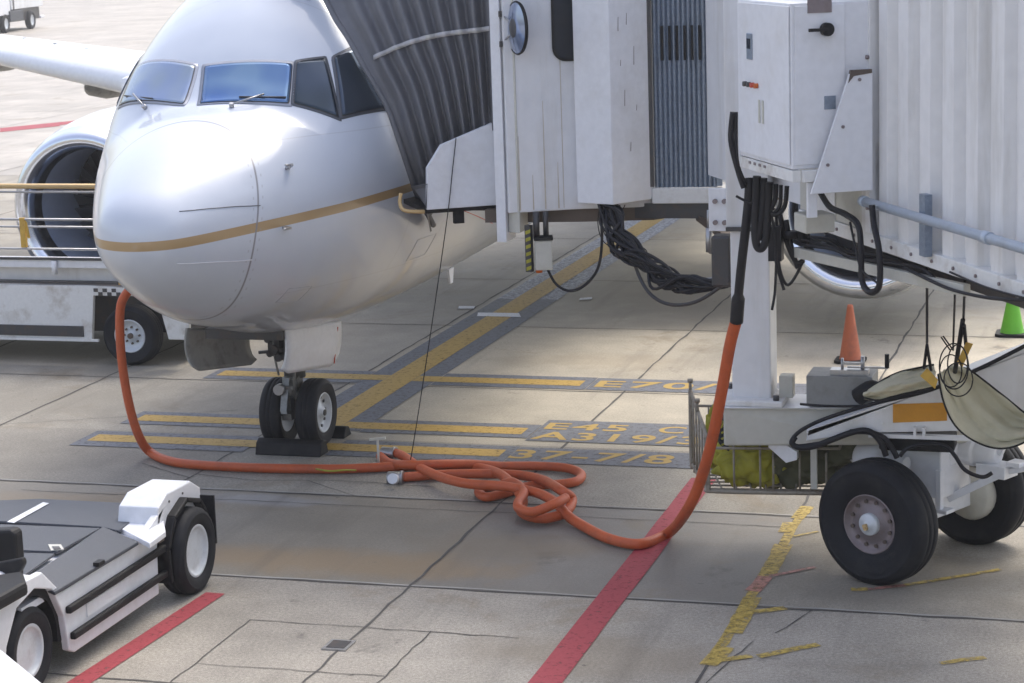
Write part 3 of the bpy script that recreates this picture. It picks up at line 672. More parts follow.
# vertical slat curtain
f0 = V(4.03,-1.16,0); f1 = V(4.58,-1.10,0); dc = (f1-f0).normalized(); nc = Vector((dc.y,-dc.x,0)); LC = (f1-f0).length
k = MB(); ns = 13; path = []
for i in range(ns):
    for j in range(6):
        u_ = (i+j/6)/ns; path.append(f0+dc*LC*u_+nc*(.022*abs(math.sin(math.pi*j/6))))
path.append(f1)
vs_ = [p+V(0,0,2.80) for p in path]+[p+V(0,0,ZT) for p in path]; n_ = len(path)
k.add(vs_, [(i, i+1, i+1+n_, i+n_) for i in range(n_-1)]); k.build('slat_curtain', 'galv', br)
k = MB()
for i in range(6):
    q = f0+dc*(LC*(i+.9)/ns*1.55+.03)+nc*.026; k.box(q+V(0,0,4.07), (.022,.01,.30), axes=(dc,nc,V(0,0,1)))
k.build('curtain_slot', 'black', br)
k = MB(); q = f1+dc*.02; k.box(q+V(0,0,4.12), (.05,.05,2.62), axes=(dc,nc,V(0,0,1))); ce = k.build('curtain_edge', 'galv', br)
k = MB()
for i in range(5):
    h = q+nc*.03+V(0,0,2.95+.36*i); k.box(h, (.035,.012,.045), axes=(dc,nc,V(0,0,1))); k.cyl(h, h+nc*.02, .010, n=8)
k.build('curtain_bolt', 'cream', br)
MB().box(f0-dc*.025+V(0,0,4.12), (.035,.09,2.62), axes=(dc,nc,V(0,0,1))).build('curtain_gasket', 'dsteel', br)
# sill beam below the curtain, brown soffit
MB().prism([f0+V(-.02,-.04,2.66), f1+V(.16,-.04,2.66), f1+V(.16,.4,2.66), f0+V(0,.4,2.66)], (0,0,.135)).build('sill_beam', 'white2', br, .006)
MB().prism([f0+V(-.25,.02,2.52), f1+V(.1,-.02,2.52), f1+V(.3,.9,2.52), f0+V(-.1,.9,2.52)], (0,0,.135)).build('soffit', 'dsteel', br)
MB().prism([(4.38,-1.1,2.50),(4.95,-1.6,2.22),(5.1,-1.2,2.22),(4.7,-.3,2.5)], (0,0,.06)).build('soffit_plate', 'brown', br)
# sideboard below the canopy
sd_d = (a1-a0); sd_d.z = 0; sd_d.normalize(); sd_n = Vector((sd_d.y,-sd_d.x,0))
def onplane(x, y, o, n):
    r = RT*((x-512)/FPX)-UP*((y-341.5)/FPX)+FW; t_ = (o-CP).dot(n)/r.dot(n); return CP+r*t_
sp = [onplane(x, y, a0, sd_n) for x, y in ((427,210),(427,168),(441,145),(494,122),(499,122),(499,205))]
MB().prism(sp, -sd_n*.05).build('sideboard', 'clean', br, .006)
MB().prism([sp[0]-sd_n*.05+V(0,0,-.0), sp[5]-sd_n*.05, sp[5]-sd_n*1.2, sp[0]-sd_n*1.2], (0,0,-.04)).build('bumper_floor', 'black', br)
MB().box(sp[0].lerp(sp[5],.48)-sd_n*.12+V(0,0,-.10), (.09,.06,.11), axes=(sd_d,sd_n,V(0,0,1))).build('sensor', 'black', br)
k = MB(); q = onplane(410,197,a0,sd_n)-sd_n*.2; k.tube([onplane(405,195,a0,sd_n)-sd_n*.15, onplane(404,205,a0,sd_n)-sd_n*.15, onplane(408,212,a0,sd_n)-sd_n*.1, onplane(430,213,a0,sd_n)-sd_n*.1], .018, 8); k.build('bumper_edge', 'gold', br)
MB().bar(sp[5]+V(-.3,.06,-.03)-sd_n*.03, sp[5]+V(.0,.06,-.03)-sd_n*.03, .05, .06).build('bumper_bracket', 'brown', br)
for i_, (t_, z0_, z1_) in enumerate(((.10,2.64,3.3),(.22,2.64,2.95),(.33,2.64,3.6),(.45,2.64,3.05))):
    MB().prism([onwall(p0,p1,t_,z0_,.0015), onwall(p0,p1,t_+.012,z0_,.0015), onwall(p0,p1,t_+.008,z1_,.0015), onwall(p0,p1,t_+.004,z1_,.0015)], nW*.0008).build('rust_run', 'runs', cab)
MB().prism([onwall(p0,p1,.50,2.64,.001), onwall(p0,p1,.506,2.64,.001), onwall(p0,p1,.506,ZT,.001), onwall(p0,p1,.50,ZT,.001)], nW*.0015).build('weld_seam', 'runs', cab)
# canopy
Fp = [hp(3.25,338,.05), hp(2.92,346,.05), hp(2.72,356,.04), hp(2.60,9,.04), hp(2.60,23.5,.04), hp(2.64,38.5,.04), hp(2.76,50,.04), hp(2.86,57.5,.04), hp(3.12,69,.05), hp(3.25,80,.07), hp(3.3,92,.1)]
R0 = onplane(493.5,128,a0,sd_n)+sd_n*.02
Rp = [R0+V(0,0,z) for z in (0,.18,.36,.55,.75,.95,1.2,1.45,1.8,2.1,2.3)]
Rp[-1] = Rp[-1]+V(-.3,.4,0); Bp = onplane(427,206,a0,sd_n)+sd_n*.02
def curve(pts, v_):
    n = len(pts)-1; i = min(int(v_*n), n-1); t_ = v_*n-i
    p0_, p1_, p2_, p3_ = pts[max(i-1,0)], pts[i], pts[i+1], pts[min(i+2,n)]
    return .5*((2*p1_)+(p2_-p0_)*t_+(2*p0_-5*p1_+4*p2_-p3_)*t_*t_+(3*p1_-p0_-3*p2_+p3_)*t_**3)
def canopy_pt(u_, v_, off=0, fold=True):
    a = curve(Fp, v_); b_ = curve(Rp, v_); q = a.lerp(b_, u_**.92)
    nf = 8; ph = (u_**1.05)*nf+.03*math.sin(v_*4+u_*7)
    tri = abs((ph % 1)-.5)*2; tri = tri*tri*(3-2*tri)
    amp = .125*min(1, v_*5+.25)*(.35+.65*min(1,u_*6))
    outw = V(.22,-.95,.05).normalized()
    q = q+outw*((tri-.5)*amp if fold else 0)+outw*(.10*math.sin(math.pi*u_)+off)
    q = q+outw*.004*math.sin(v_*13+u_*20)*min(1, v_*4)
    return q
k = MB(); NU, NV = 150, 60
k.v = [canopy_pt(i/NU, j/NV) for j in range(NV+1) for i in range(NU+1)]
for j in range(NV):
    for i in range(NU): k.f.append((j*(NU+1)+i, j*(NU+1)+i+1, (j+1)*(NU+1)+i+1, (j+1)*(NU+1)+i)); k.sm.append(True)
can = k.build('canopy', 'canvas', br); so_ = can.modifiers.new('thick', 'SOLIDIFY'); so_.thickness = .012
k = MB()    # piping hem along the leading edge, softly folded flap
k.tube([hp(s_,d_,.075) for s_,d_ in ((3.35,336),(2.96,346),(2.72,356),(2.60,9),(2.60,23.5),(2.64,38.5),(2.76,50),(2.86,57.5),(3.12,69),(3.25,80),(3.3,92))], .028, 10, 5)
k.build('canopy_hem', 'canvas', can)
k = MB(); fl = [hp(2.75,352,.06), hp(3.2,339,.06), hp(3.32,334,.08), Bp+V(-.02,0,-.02), Bp+V(0,0,.20)]
k.prism(fl, (.0,.05,0)); k.build('canopy_flap', 'canvas', can)
k = MB(); NS = 90
for i in range(NS+1):
    u_ = .10+.895*i/NS; v_ = .52-.05*u_+.03*math.sin(math.pi*u_)
    pu = pv = None
    base_ = canopy_pt(u_, v_, .055, False)*.45+canopy_pt(u_, v_, .02, True)*.55
    k.v += [base_-V(0,0,.022), base_+V(0,0,.022)]
for i in range(NS): k.f.append((2*i, 2*i+2, 2*i+3, 2*i+1)); k.sm.append(True)
st = k.build('canopy_strap', 'strap', can); so_ = st.modifiers.new('thick', 'SOLIDIFY'); so_.thickness = .006
# mirror on the corner post
mo = onplane(517,28,V(2.74,-1.75,0),V(.35,-.94,0).normalized()); mn = V(.30,-.95,.05).normalized()
pl = onplane(489,28,a0,sd_n)
k = MB(); k.lathe([(0,-.05),(.14,-.045),(.225,-.02),(.235,0),(.228,.012)], mo, V(-.80,-.60,0), 40); mr = k.build('mirror', 'black', br)
k = MB(); k.lathe([(.220,.010),(.15,.030),(.08,.040),(0,.044)], mo, V(-.80,-.60,0), 40); k.build('mirror_glass', 'blueg', mr)
k = MB(); k.lathe([(.085,.040),(.07,.047),(0,.05)], mo, V(-.80,-.60,0), 28); k.build('mirror_centre', 'dsteel', mr)
k = MB()
for dz in (.12,-.13): k.tube([V(c0.x+.10,c0.y+.02,mo.z+dz), mo+V(-.03,.03,dz*.2)], .008, 6, 1)
k.build('mirror_arm', 'steel', mr)
k = MB()
for dz in (.12,-.14): k.box((c0.x+.10,c0.y-.01,mo.z+dz),(.02,.03,.05))
k.build('mirror_clamp', 'dsteel', mr)
# control box hanging below the cab
kx = V(3.06,-1.5,0); k = MB(); k.box(kx+V(.02,0,2.245),(.15,.16,.27), rz=.3); cb = k.build('control_box', 'cream', br, .01)
k = MB(); k.box(kx+V(.02,0,2.39),(.17,.18,.025), rz=.3); k.build('lid', 'black', cb)
k = MB(); k.cyl(kx+V(-.04,0,2.39), kx+V(-.04,0,2.62), .03); k.cyl(kx+V(.04,.03,2.39), kx+V(.04,.03,2.62), .025); k.build('hanger', 'dsteel', cb)
k = MB()
for i in range(6):
    z = 2.10+.065*i; x = kx.x-.105; k.add([(x-.02,kx.y-.06,z),(x+.03,kx.y-.075,z+.02),(x+.03,kx.y-.075,z+.052),(x-.02,kx.y-.06,z+.032)], [(0,1,2,3)])
k.build('hazard_stripe', 'lime', cb)
MB().box(kx+V(-.10,-.04,2.30),(.055,.05,.42), rz=-.3).build('hazard_bar', 'dsteel', cb)
k = MB(); k.cyl(kx+V(-.02,-.02,2.08), kx+V(-.02,-.02,2.12), .03); k.build('beacon', 'amber', cb)
MB().box(at(641,216,'Y',-1.3)+V(-.4,0,.14),(.03,.03,.12)).build('hanger', 'clean', br)
# ---- tunnel
Qt = V(6.5,-5.21,0); dt = V(.504,-.864,0).normalized(); ntn = V(-.864,-.504,0).normalized()
def tw(s_, z, off=0): q = Qt+dt*s_+ntn*off; return V(q.x, q.y, z)
TW = 2.7    # tunnel width
prof = []; s_ = .16; pitch = .345
k = MB(); path = [(.03,0),(.16,0)]
while s_ < 11:
    path += [(s_, 0),(s_+.03,-.068),(s_+.16,-.068),(s_+.19,0),(s_+.345,0)]; s_ += pitch
path = sorted(set(path), key=lambda a: a[0])
n_ = len(path); vs_ = [tw(a, 2.99, o) for a, o in path]+[tw(a, ZT, o) for a, o in path]
k.add(vs_, [(i, i+1, i+1+n_, i+n_) for i in range(n_-1)]); k.build('tunnel_wall', 'tunnel', br)
k = MB(); k.prism([tw(0,2.99,-.09), tw(11,2.99,-.09), tw(11,2.99,-TW), tw(0,2.99,-TW)], (0,0,ZT-2.99)); k.build('tunnel_shell', 'tunnel', br)
k = MB(); k.prism([tw(-4.2,2.95,-.22), tw(0,2.95,-.22), tw(0,2.95,-TW+.2), tw(-4.2,2.95,-TW+.2)], (0,0,ZT-3.1)); k.build('inner_tunnel', 'white', br)
MB().prism([tw(-1.42,2.90,.025), tw(11,2.90,.025), tw(11,2.90,-.2), tw(-1.42,2.90,-.2)], (0,0,.10)).build('bottom_rail', 'white2', br, .006)
MB().prism([tw(-1.42,3.002,.01), tw(-.02,3.002,.01), tw(-.02,3.002,-.2), tw(-1.42,3.002,-.2)], (0,0,.62)).build('tunnel_panel', 'cream', br, .004)
MB().prism([tw(-1.05,3.002,.02), tw(-.72,3.002,.02), tw(-.72,3.002,.012), tw(-1.05,3.002,.012)], (0,0,.44)).build('panel_door', 'tunnel', br)
# end post of the outer tunnel
MB().prism([tw(-.16,3.003,.05), tw(-.02,3.003,.05), tw(-.02,3.003,-.2), tw(-.16,3.003,-.2)], (0,0,ZT-3.003)).build('end_post', 'tunnel', br, .005)
k = MB()
for z in (3.18,3.52,3.86,4.2): k.cyl(tw(-.03,z,.05), tw(-.03,z,.07), .014, n=8)
k.build('post_bolt', 'hub', br)
k = MB(); k.box(tw(-.11,4.02,.065), (.05,.02,.22), axes=(dt,ntn,V(0,0,1))); k.build('splice_plate', 'pipe', br)
# ribs seen between cabinet and post
k = MB()
for i in range(5): k.prism([tw(-.36+.045*i,3.8,.03), tw(-.335+.045*i,3.8,.03), tw(-.335+.045*i,3.8,.0), tw(-.36+.045*i,3.8,.0)], (0,0,ZT-3.8))
k.build('rib', 'cream', br)
MB().prism([tw(-1.42,3.62,.0), tw(-.17,3.62,.0), tw(-.17,3.62,-.2), tw(-1.42,3.62,-.2)], (0,0,ZT-3.62)).build('tunnel_panel', 'galv', br)
for i in range(22): MB().cyl(tw(-1.3+.32*i,2.95,.026), tw(-1.3+.32*i,2.95,.036), .012, n=8).build('rail_bolt', 'hub', br)
# lower cable tray: dark back, cream edge beam
MB().prism([tw(-1.6,2.70,-.35), tw(4.0,2.70,-.35), tw(4.0,2.70,-.6), tw(-1.6,2.70,-.6)], (0,0,.2)).build('cable_tray', 'dsteel', br)
k = MB(); A = tw(-1.55,2.66,.0); B = tw(1.4,2.83,.0); k.bar(A, B, .05, .075); k.build('tray_edge', 'cream', br, .004)
# control cabinet on brackets
C0, C1 = -1.08, -.04
cabn = MB().prism([tw(C0,3.47,.6), tw(C1,3.47,.6), tw(C1,3.47,.03), tw(C0,3.47,.03)], (0,0,1.11)).build('control_cabinet', 'clean', br, .008)
MB().prism([tw(C0+.02,3.50,.612), tw(C1-.015,3.50,.612), tw(C1-.015,3.50,.603), tw(C0+.02,3.50,.603)], (0,0,1.06)).build('door', 'clean', cabn, .003)
MB().prism([tw(C1+.012,3.50,.575), tw(C1+.012,3.50,.22), tw(C1+.002,3.50,.22), tw(C1+.002,3.50,.575)], (0,0,1.06)).build('door', 'clean', cabn, .003)
k = MB(); k.prism([tw(C0,3.385,.60), tw(C1+.01,3.385,.60), tw(C1+.01,3.385,.54), tw(C0,3.385,.54)], (0,0,.08)); k.prism([tw(C1,3.385,.535), tw(C1+.05,3.385,.535), tw(C1+.05,3.385,.05), tw(C1,3.385,.05)], (0,0,.08)); k.build('base_channel', 'white2', cabn, .004)
k = MB()
for i in range(4): k.box(tw(C0+.22+.1*i,3.44,.603), (.04,.006,.018), axes=(dt,ntn,V(0,0,1)))
k.build('channel_slot', 'hub', cabn)
k = MB(); k.box(tw(C0+.28,4.26,.617), (.10,.012,.18), axes=(dt,ntn,V(0,0,1))); dp = k.build('display', 'galv', cabn, .004)
k = MB(); k.box(tw(C0+.28,4.28,.625), (.06,.008,.07), axes=(dt,ntn,V(0,0,1))); k.build('screen', 'glass', dp)
for i, m_ in enumerate(('dsteel','dsteel','red','amber')): MB().cyl(tw(C0+.20+.075*i,3.995,.612), tw(C0+.20+.075*i,3.995,.64), .018, n=12).build('push_button', m_, cabn)
k = MB()
for i in range(2): k.box(tw(C0+.46+.07*i,3.82,.616), (.03,.006,.16), axes=(dt,ntn,V(0,0,1)))
k.build('door_label', 'pale_l' if 'pale_l' in M else 'cream', cabn)
hq = tw(C1+.02,4.40,.36); fN = dt
k = MB(); k.cyl(hq, hq+fN*.05, .045, n=20); k.build('isolator_knob', 'black', cabn, .003)
k = MB(); k.box(hq+fN*.05+ntn*.07, (.14,.02,.022), axes=(ntn,fN,V(0,0,1))); k.build('isolator_handle', 'black', cabn, .003)
MB().box(tw(C1+.014,4.56,.40), (.17,.01,.10), axes=(ntn,fN,V(0,0,1))).build('lifting_plate', 'hub', cabn)
MB().box(tw(C1+.014,3.93,.33)+V(0,0,-.02), (.08,.008,.09), axes=(ntn,fN,V(0,0,1))).build('rating_plate', 'galv', cabn)
# triangular bracket plate
g = [tw(-.02,3.31,.50), tw(-.02,3.31,.055), tw(-.02,4.10,.055), tw(-.02,4.10,.22)]
bk = MB().prism([q+dt*.07 for q in g], -dt*.02).build('bracket_plate', 'clean', br, .003)
MB().prism([q+dt*.075 for q in (tw(-.02,4.10,.06), tw(-.02,4.125,.06), tw(-.02,4.125,.21), tw(-.02,4.04,.23), tw(-.02,4.085,.19))], -dt*.03).build('rust_patch', 'brown', bk)
k = MB()
for sp_, z in ((.24-.12,4.06),(.36-.12,3.75),(.45-.1,3.5)): k.cyl(tw(.052,z,sp_+.03), tw(.06,z,sp_+.03), .012, n=8)
k.build('plate_bolt', 'hub', bk)
MB().prism([tw(-.04,3.14,.50), tw(-.01,3.14,.50), tw(-.01,3.14,.43), tw(-.04,3.14,.43)], (0,0,.24)).build('bracket_leg', 'clean', br, .004)
MB().box(tw(-.35,3.06,.32),(.22,.22,.13), axes=(dt,ntn,V(0,0,1))).build('junction_box', 'cream', br, .012)
# handrail pipe
k = MB(); k.tube([tw(.03,3.235,.11), tw(11,3.235,.11)], .032, 14, 1); k.cyl(tw(.0,3.235,.11), tw(.06,3.235,.11), .037)
for s_ in (1.85,4.2,6.5): k.cyl(tw(s_,3.235,.11), tw(s_+.09,3.235,.11), .039)
hr = k.build('pipe_run', 'pipe', br)
for s_ in (.86,3.6,6.3): MB().prism([tw(s_,2.98,.03), tw(s_+.09,2.98,.03), tw(s_+.09,2.98,.08), tw(s_,2.98,.08)], (0,0,.40)).build('pipe_bracket', 'galv', hr)
# ---- lift columns
def column(cx, cy):
    c = MB().box((cx,cy,2.02),(.315,.30,1.42)).build('lift_column', 'white' if cx < 6 else 'white', br, .015)
    MB().box((cx-.02,cy+.02,4.1),(.34,.32,2.74)).build('column_sleeve', 'white', c, .01)
    MB().box((cx,cy,2.722),(.37,.36,.03)).build('sleeve_collar', 'dsteel', c)
    return c
c_ = column(5.235,-2.98)
MB().box((5.225,-3.0,1.335),(.56,.50,.05)).build('base_plate', 'white2', br, .012)
k = MB()
for dx in (-.22,.22):
    for dy in (-.20,.2): k.cyl((5.225+dx,-3.0+dy,1.36),(5.225+dx,-3.0+dy,1.40),.026,n=6)
k.build('anchor_bolt', 'dsteel', br)
MB().box((4.99,-3.02,2.86),(.20,.03,.34)).build('bolt_plate', 'clean', br, .004)
k = MB()
for dx in (-.045,.03):
    for dz in (-.10,.07): k.cyl((4.99+dx,-3.035,2.86+dz),(4.99+dx,-3.06,2.86+dz),.02,n=10)
k.build('plate_bolt', 'hub', br)
MB().box((5.50,-3.0,1.44),(.11,.12,.18)).build('stop_block', 'cream', br, .006)
# second column on the far side, out of frame
MB().box((7.95,-2.3,2.2),(.315,.30,1.8)).build('lift_column', 'white', br, .015)
# ---- cross beam, girder and bogie
MB().prism([(5.03,-3.28,.99),(5.03,-3.28,1.308),(6.2,-3.12,1.31),(8.2,-2.66,1.31),(8.2,-2.66,1.0),(6.2,-3.12,1.0)][::-1], (0,.46,0)).build('cross_beam', 'cream', br, .02)
MB().prism([(5.0,-3.31,1.305),(6.1,-3.15,1.305),(6.1,-2.7,1.305),(5.0,-2.75,1.305)], (0,0,.006)).build('beam_top_plate', 'white', br)
gp = [at(x,y,'Y',-3.42) for x,y in ((808,430),(806,441),(858,433),(1012,430),(1100,428),(1100,324),(1024,352),(900,400))]
gd = MB().prism(gp, (0,.10,0)).build('pivot_girder', 'white', br, .006)
gt = [at(x,y,'Y',-3.42) for x,y in ((806,431),(900,397),(1024,349),(1100,320),(1100,325),(1024,354),(900,402),(808,436))]
MB().prism(gt, (0,.28,0)).build('girder_flange', 'clean', gd, .003)
# girder far side top with hose line
gt2 = [at(x,y,'Y',-3.1) for x,y in ((968,376),(1024,351),(1100,318),(1100,330),(1024,362),(968,386))]
MB().prism(gt2, (0,.3,0)).build('girder_arm', 'tunnel', gd, .003)
q = [at(x,y,'Y',-3.42) for x,y in ((893,404),(947,402.5),(947,420.5),(893,422.5))]
MB().prism(q, (0,-.008,0)).build('warning_plate', 'plate', gd)
k = MB()
for x in (915,924): a = at(x,431,'Y',-3.46); k.box(a, (.02,.06,.06))
k.box(at(905,436,'Y',-3.40)+V(.12,0,0),(.8,.06,.03)); k.cyl(at(882,423,'Y',-3.42), at(882,423,'Y',-3.44), .012, n=8)
k.build('girder_cleat', 'white', gd)
MB().box((5.95,-3.05,1.452),(.52,.36,.245)).build('beam_box', 'galv2' if 'galv2' in M else 'belly', br, .008)
k = MB(); k.tube([(6.1,-3.25,1.42),(6.22,-3.3,1.5),(6.3,-3.32,1.44)], .07, 12, 4); k.build('rolled_sleeve', 'black', br)
# winch/clamp on the box
k = MB(); k.box((6.02,-3.12,1.595),(.30,.12,.04)); k.box((6.05,-3.12,1.66),(.16,.02,.02)); k.cyl((5.96,-3.12,1.6),(5.96,-3.12,1.70),.012); k.cyl((6.12,-3.12,1.6),(6.12,-3.12,1.72),.016)
k.bar((6.0,-3.12,1.63),(6.32,-3.12,1.63),.02,.015); k.build('screw_clamp', 'steel', br)
MB().cyl((6.31,-3.12,1.63),(6.31,-3.12,1.74),.018).build('clamp_handle', 'black', br)
# bogie: pivot, axle, motors
ax = V(.455,.89,0).normalized(); pv = V(6.60,-2.86,0); side = V(ax.y,-ax.x,0)
k = MB(); k.box(pv+V(0,0,.82),(.42,.52,.46), axes=(ax,side,V(0,0,1))); k.cyl(pv+V(0,0,.98), pv+V(0,0,1.12), .26, n=28)
k.box(pv+V(0,0,.50),(1.0,.26,.24), axes=(ax,side,V(0,0,1))); k.build('bogie_frame', 'clean', br, .015)
k = MB(); k.cyl(pv-ax*.62+V(0,0,.5), pv+ax*.62+V(0,0,.5), .075); k.build('axle', 'steel', br)
k = MB(); q = pv+ax*.44+side*.08+V(0,0,.46); k.lathe([(.0,-.02),(.19,0),(.22,.06),(.22,.1),(.2,.16),(.0,.18)], q, ax, 28); k.build('brake_drum', 'cream', br)
k = MB(); m0 = pv+ax*.15+side*.10+V(0,0,.93); m1 = m0+side*.50+V(0,0,.0); k.lathe([(0,0),(.115,.0),(.125,.02),(.125,.10),(.115,.11),(.115,.14),(.125,.15),(.125,.26),(.10,.28),(.10,.42),(.07,.46),(0,.46)], m0, side, 24)
k.cyl(m0+V(0,-.12,-.02), m0+V(.05,-.28,-.04), .05); k.box(m0+side*.42+V(.02,-.02,-.12),(.26,.2,.10), axes=(side,ax,V(0,0,1))); k.bar(m0+side*.30+V(0,0,-.2), m0+side*.78+V(0,0,-.05), .09,.045); k.bar(m0+side*.46, m0+side*.56+V(0,0,.22), .05,.05)
k.box(m0+side*.62+V(0,0,-.05),(.12,.14,.04), axes=(side,ax,V(0,0,1)));k.build('drive_motor', 'clean', br, .006)
k = MB(); k.lathe([(0,0),(.10,0),(.13,.03),(.13,.2),(.1,.24),(0,.24)], pv-ax*.30-side*.45+V(0,0,.86), side, 24); k.cyl(pv-ax*.3-side*.5+V(0,0,.86), pv-ax*.3+V(0,0,.86), .06); k.build('drive_motor', 'clean', br)
k = MB(); k.box(pv-ax*.20+side*.24+V(0,0,.66),(.05,.05,.34), axes=(ax,side,V(0,0,1))); k.box(pv-ax*.18+side*.27+V(0,0,.50),(.12,.12,.03), axes=(ax,side,V(0,0,1))); k.bar(pv+side*.2+V(0,0,.55), pv+side*.62+ax*.1+V(0,0,.80), .08,.06); k.build('axle_bracket', 'clean', br, .006)
for sg in (-1,1):
    h = pv+ax*sg*.70+V(0,0,.485)
    wt = MB().lathe(tyre_prof(.495,.30,.235), h, ax*sg, 64).build('wheel', 'tyre', br)
    rm = MB(); rm.lathe([(.240,.115),(.232,.125),(.225,.12),(.215,.085),(.15,.08),(.145,.085),(.11,.085),(.10,.10),(0,.10)], h, ax*sg, 48); rm.lathe([(.24,-.11),(.21,-.09),(.10,-.02),(.0,-.02)], h, ax*sg, 32)
    ro = rm.build('rim', 'hub', wt)
    k = MB(); k.lathe([(.088,.095),(.088,.128),(.078,.138),(.04,.14),(.035,.155),(0,.16)], h, ax*sg, 32); k.build('hub_cap', 'rim', wt)
    k = MB()
    e1_ = V(0,0,1); e2_ = side
    for i in range(12):
        a = 2*math.pi*(i+.5)/12; cc = h+ax*sg*.08+(e1_*math.cos(a)+e2_*math.sin(a))*.178; MB().cyl(cc, cc+ax*sg*.018, .016, n=8).build('wheel_nut', 'brown', wt)
    k = MB(); k.cyl(h+ax*sg*.155, h+ax*sg*.19, .016, n=8); k.cyl(h+ax*sg*.15+V(0,0,-.02), h+ax*sg*.175+V(0,0,-.02), .02, n=6); k.build('valve', 'gold', wt)
# black hoses around girder
k = MB()
k.tube([at(x,y,'Y',-3.47) for x,y in ((1040,338),(985,366),(930,390),(880,402),(830,417),(805,428),(794,437),(793,444),(800,446),(822,443))], .016, 8)
k.tube([at(x,y,'Y',-3.47) for x,y in ((795,437),(792,443),(798,447),(815,446),(850,433),(868,431),(880,441),(886,456))], .024, 8)
k.tube([at(x,y,'Y',-3.47) for x,y in ((800,404),(830,406),(868,405),(905,396),(935,388))], .010, 8)
k.tube([at(x,y,'Y',-3.46) for x,y in ((900,456),(908,448),(925,444),(945,446),(955,456),(965,470),(982,477),(992,473))], .016, 8)
k.tube([at(x,y,'Y',-3.46) for x,y in ((850,432),(868,432),(884,438),(893,450),(897,458))], .022, 8)
k.tube([at(x,y,'Y',-3.1) for x,y in ((960,382),(1000,364),(1040,346))], .02, 8)
k.build('hydraulic_hose', 'cable', br)
MB().box(at(918,440,'Y',-3.25),(.58,.25,.13)).build('rubber_skirt', 'black', br, .02)
# ---- basket slung under the column
bs = MB(); r_ = .015; zb, zt = .50, 1.05
B0 = V(4.57,-2.35,0); B1 = V(4.86,-3.08,0); B2 = V(5.92,-3.02,0); B3 = V(5.9,-2.1,0)
top0, top1 = V(4.66,-2.05,1.22), V(4.93,-3.08,1.0)
def rim_(z, pts): return [p+V(0,0,z) for p in pts]
bs.tube([B0+V(0,0,1.22), B0+V(0,0,.62), B0.lerp(B1,.15)+V(0,0,.60), B1.lerp(B0,.12)+V(0,0,.57), B1.lerp(B2,.08)+V(0,0,.56), B2+V(0,0,.57)], .019, 8, 6)
bs.tube([B0+V(0,0,1.22), B0.lerp(B1,.1)+V(0,0,1.21), B1+V(0,0,1.00)], .017, 8, 2)
bs.bar(B1+V(0,0,1.0), B1+V(0,0,.56), .035,.03, up=(1,0,0))
for i in range(1,6): p = B0.lerp(B1, i/6); bs.cyl(p+V(0,0,.55), p+V(0,0,1.22-.22*i/6), .010, n=8)
for i in (2,4,5,7,9):
    p = B1.lerp(B2, i/10); bs.cyl(p+V(0,0,.56), p+V(0,0,.90 if i % 2 else .96), .009 if i != 6 else .02, n=8)
bs.tube([B1+V(0,0,.92), B2+V(0,0,.94)], .012, 8, 1); bs.tube([B0+V(0,0,.6), B3+V(0,0,.6), B2+V(0,0,.52)], .016, 8, 1); bs.tube([B0+V(0,0,1.1), B3+V(0,0,1.05), B2+V(0,0,.94)], .012, 8, 1)
for i in range(1,9): p = B0.lerp(B3, i/9); bs.cyl(p+V(0,0,.58), p+V(0,0,1.1), .008, n=6); bs.cyl(B1.lerp(B2,i/9)+V(0,0,.57), p+V(0,0,.59), .008, n=6)
for i in range(1,7): bs.cyl(B0.lerp(B1,i/7)+V(0,0,.55), B3.lerp(B2,i/7)+V(0,0,.56), .008, n=6)
for a, b_ in (((4.57,-2.35,1.22),(4.57,-2.35,1.30)),((4.70,-2.7,1.13),(4.70,-2.7,1.21))): bs.cyl(a, b_, .014, n=8); bs.cyl(b_, V(*b_)+V(0,0,.03), .024, n=10)
bk_ = bs.build('basket', 'rustw' if 'rustw' in M else 'cream', br)
MB().prism([at(x,y,'Y',-3.18) for x,y in ((770,440),(780,441),(797,452),(797,460),(786,463),(768,447))], (0,.08,0)).build('gusset', 'clean', br, .004)
MB().box((5.72,-3.05,.86),(.05,.05,.5)).build('hanger_post', 'cream', br)
def lump(cx, cy, cz, rx, ry, rz_, seed, amp=.22, n=28, fr=2.4):
    rnd = random.Random(seed); ph = [(rnd.uniform(-1,1),rnd.uniform(-1,1),rnd.uniform(-1,1),rnd.uniform(0,6),rnd.uniform(2,7)) for _ in range(12)]
    m_ = MB()
    for j in range(n+1):
        for i in range(n*2):
            a = math.pi*j/n; b_ = math.pi*i/n; d = V(math.sin(a)*math.cos(b_), math.sin(a)*math.sin(b_), math.cos(a))
            k_ = 1+amp*sum(math.sin((d.x*q[0]+d.y*q[1]+d.z*q[2])*q[4]*fr+q[3]) for q in ph)/5
            m_.v.append(V(cx+d.x*rx*k_, cy+d.y*ry*k_, cz+(abs(d.z)**.8)*(1 if d.z > 0 else -1)*rz_*k_))
    for j in range(n):
        for i in range(n*2): m_.f.append((j*2*n+i, j*2*n+(i+1) % (2*n), (j+1)*2*n+(i+1) % (2*n), (j+1)*2*n+i)); m_.sm.append(True)
    return m_
tag(lump(5.14,-2.80,.75,.27,.18,.20,3).build('cover_bag', 'lime'), 'crumpled yellow cover bundled at the left end of the wire basket', 'bag')
tag(lump(5.50,-2.60,.74,.40,.26,.21,5).build('cover_bag', 'olive'), 'dark olive canvas bundle in the middle of the wire basket', 'bag')
tag(lump(4.80,-2.35,.82,.10,.20,.26,8).build('cover_bag', 'lime'), 'yellow cloth stuffed upright behind the end bars of the wire basket', 'bag')
tag(lump(6.02,-2.75,.90,.26,.20,.17,9,.25).build('cover_bag', 'olive'), 'sagging dark bundle under the beam between basket and drive wheel', 'bag')
k = MB()
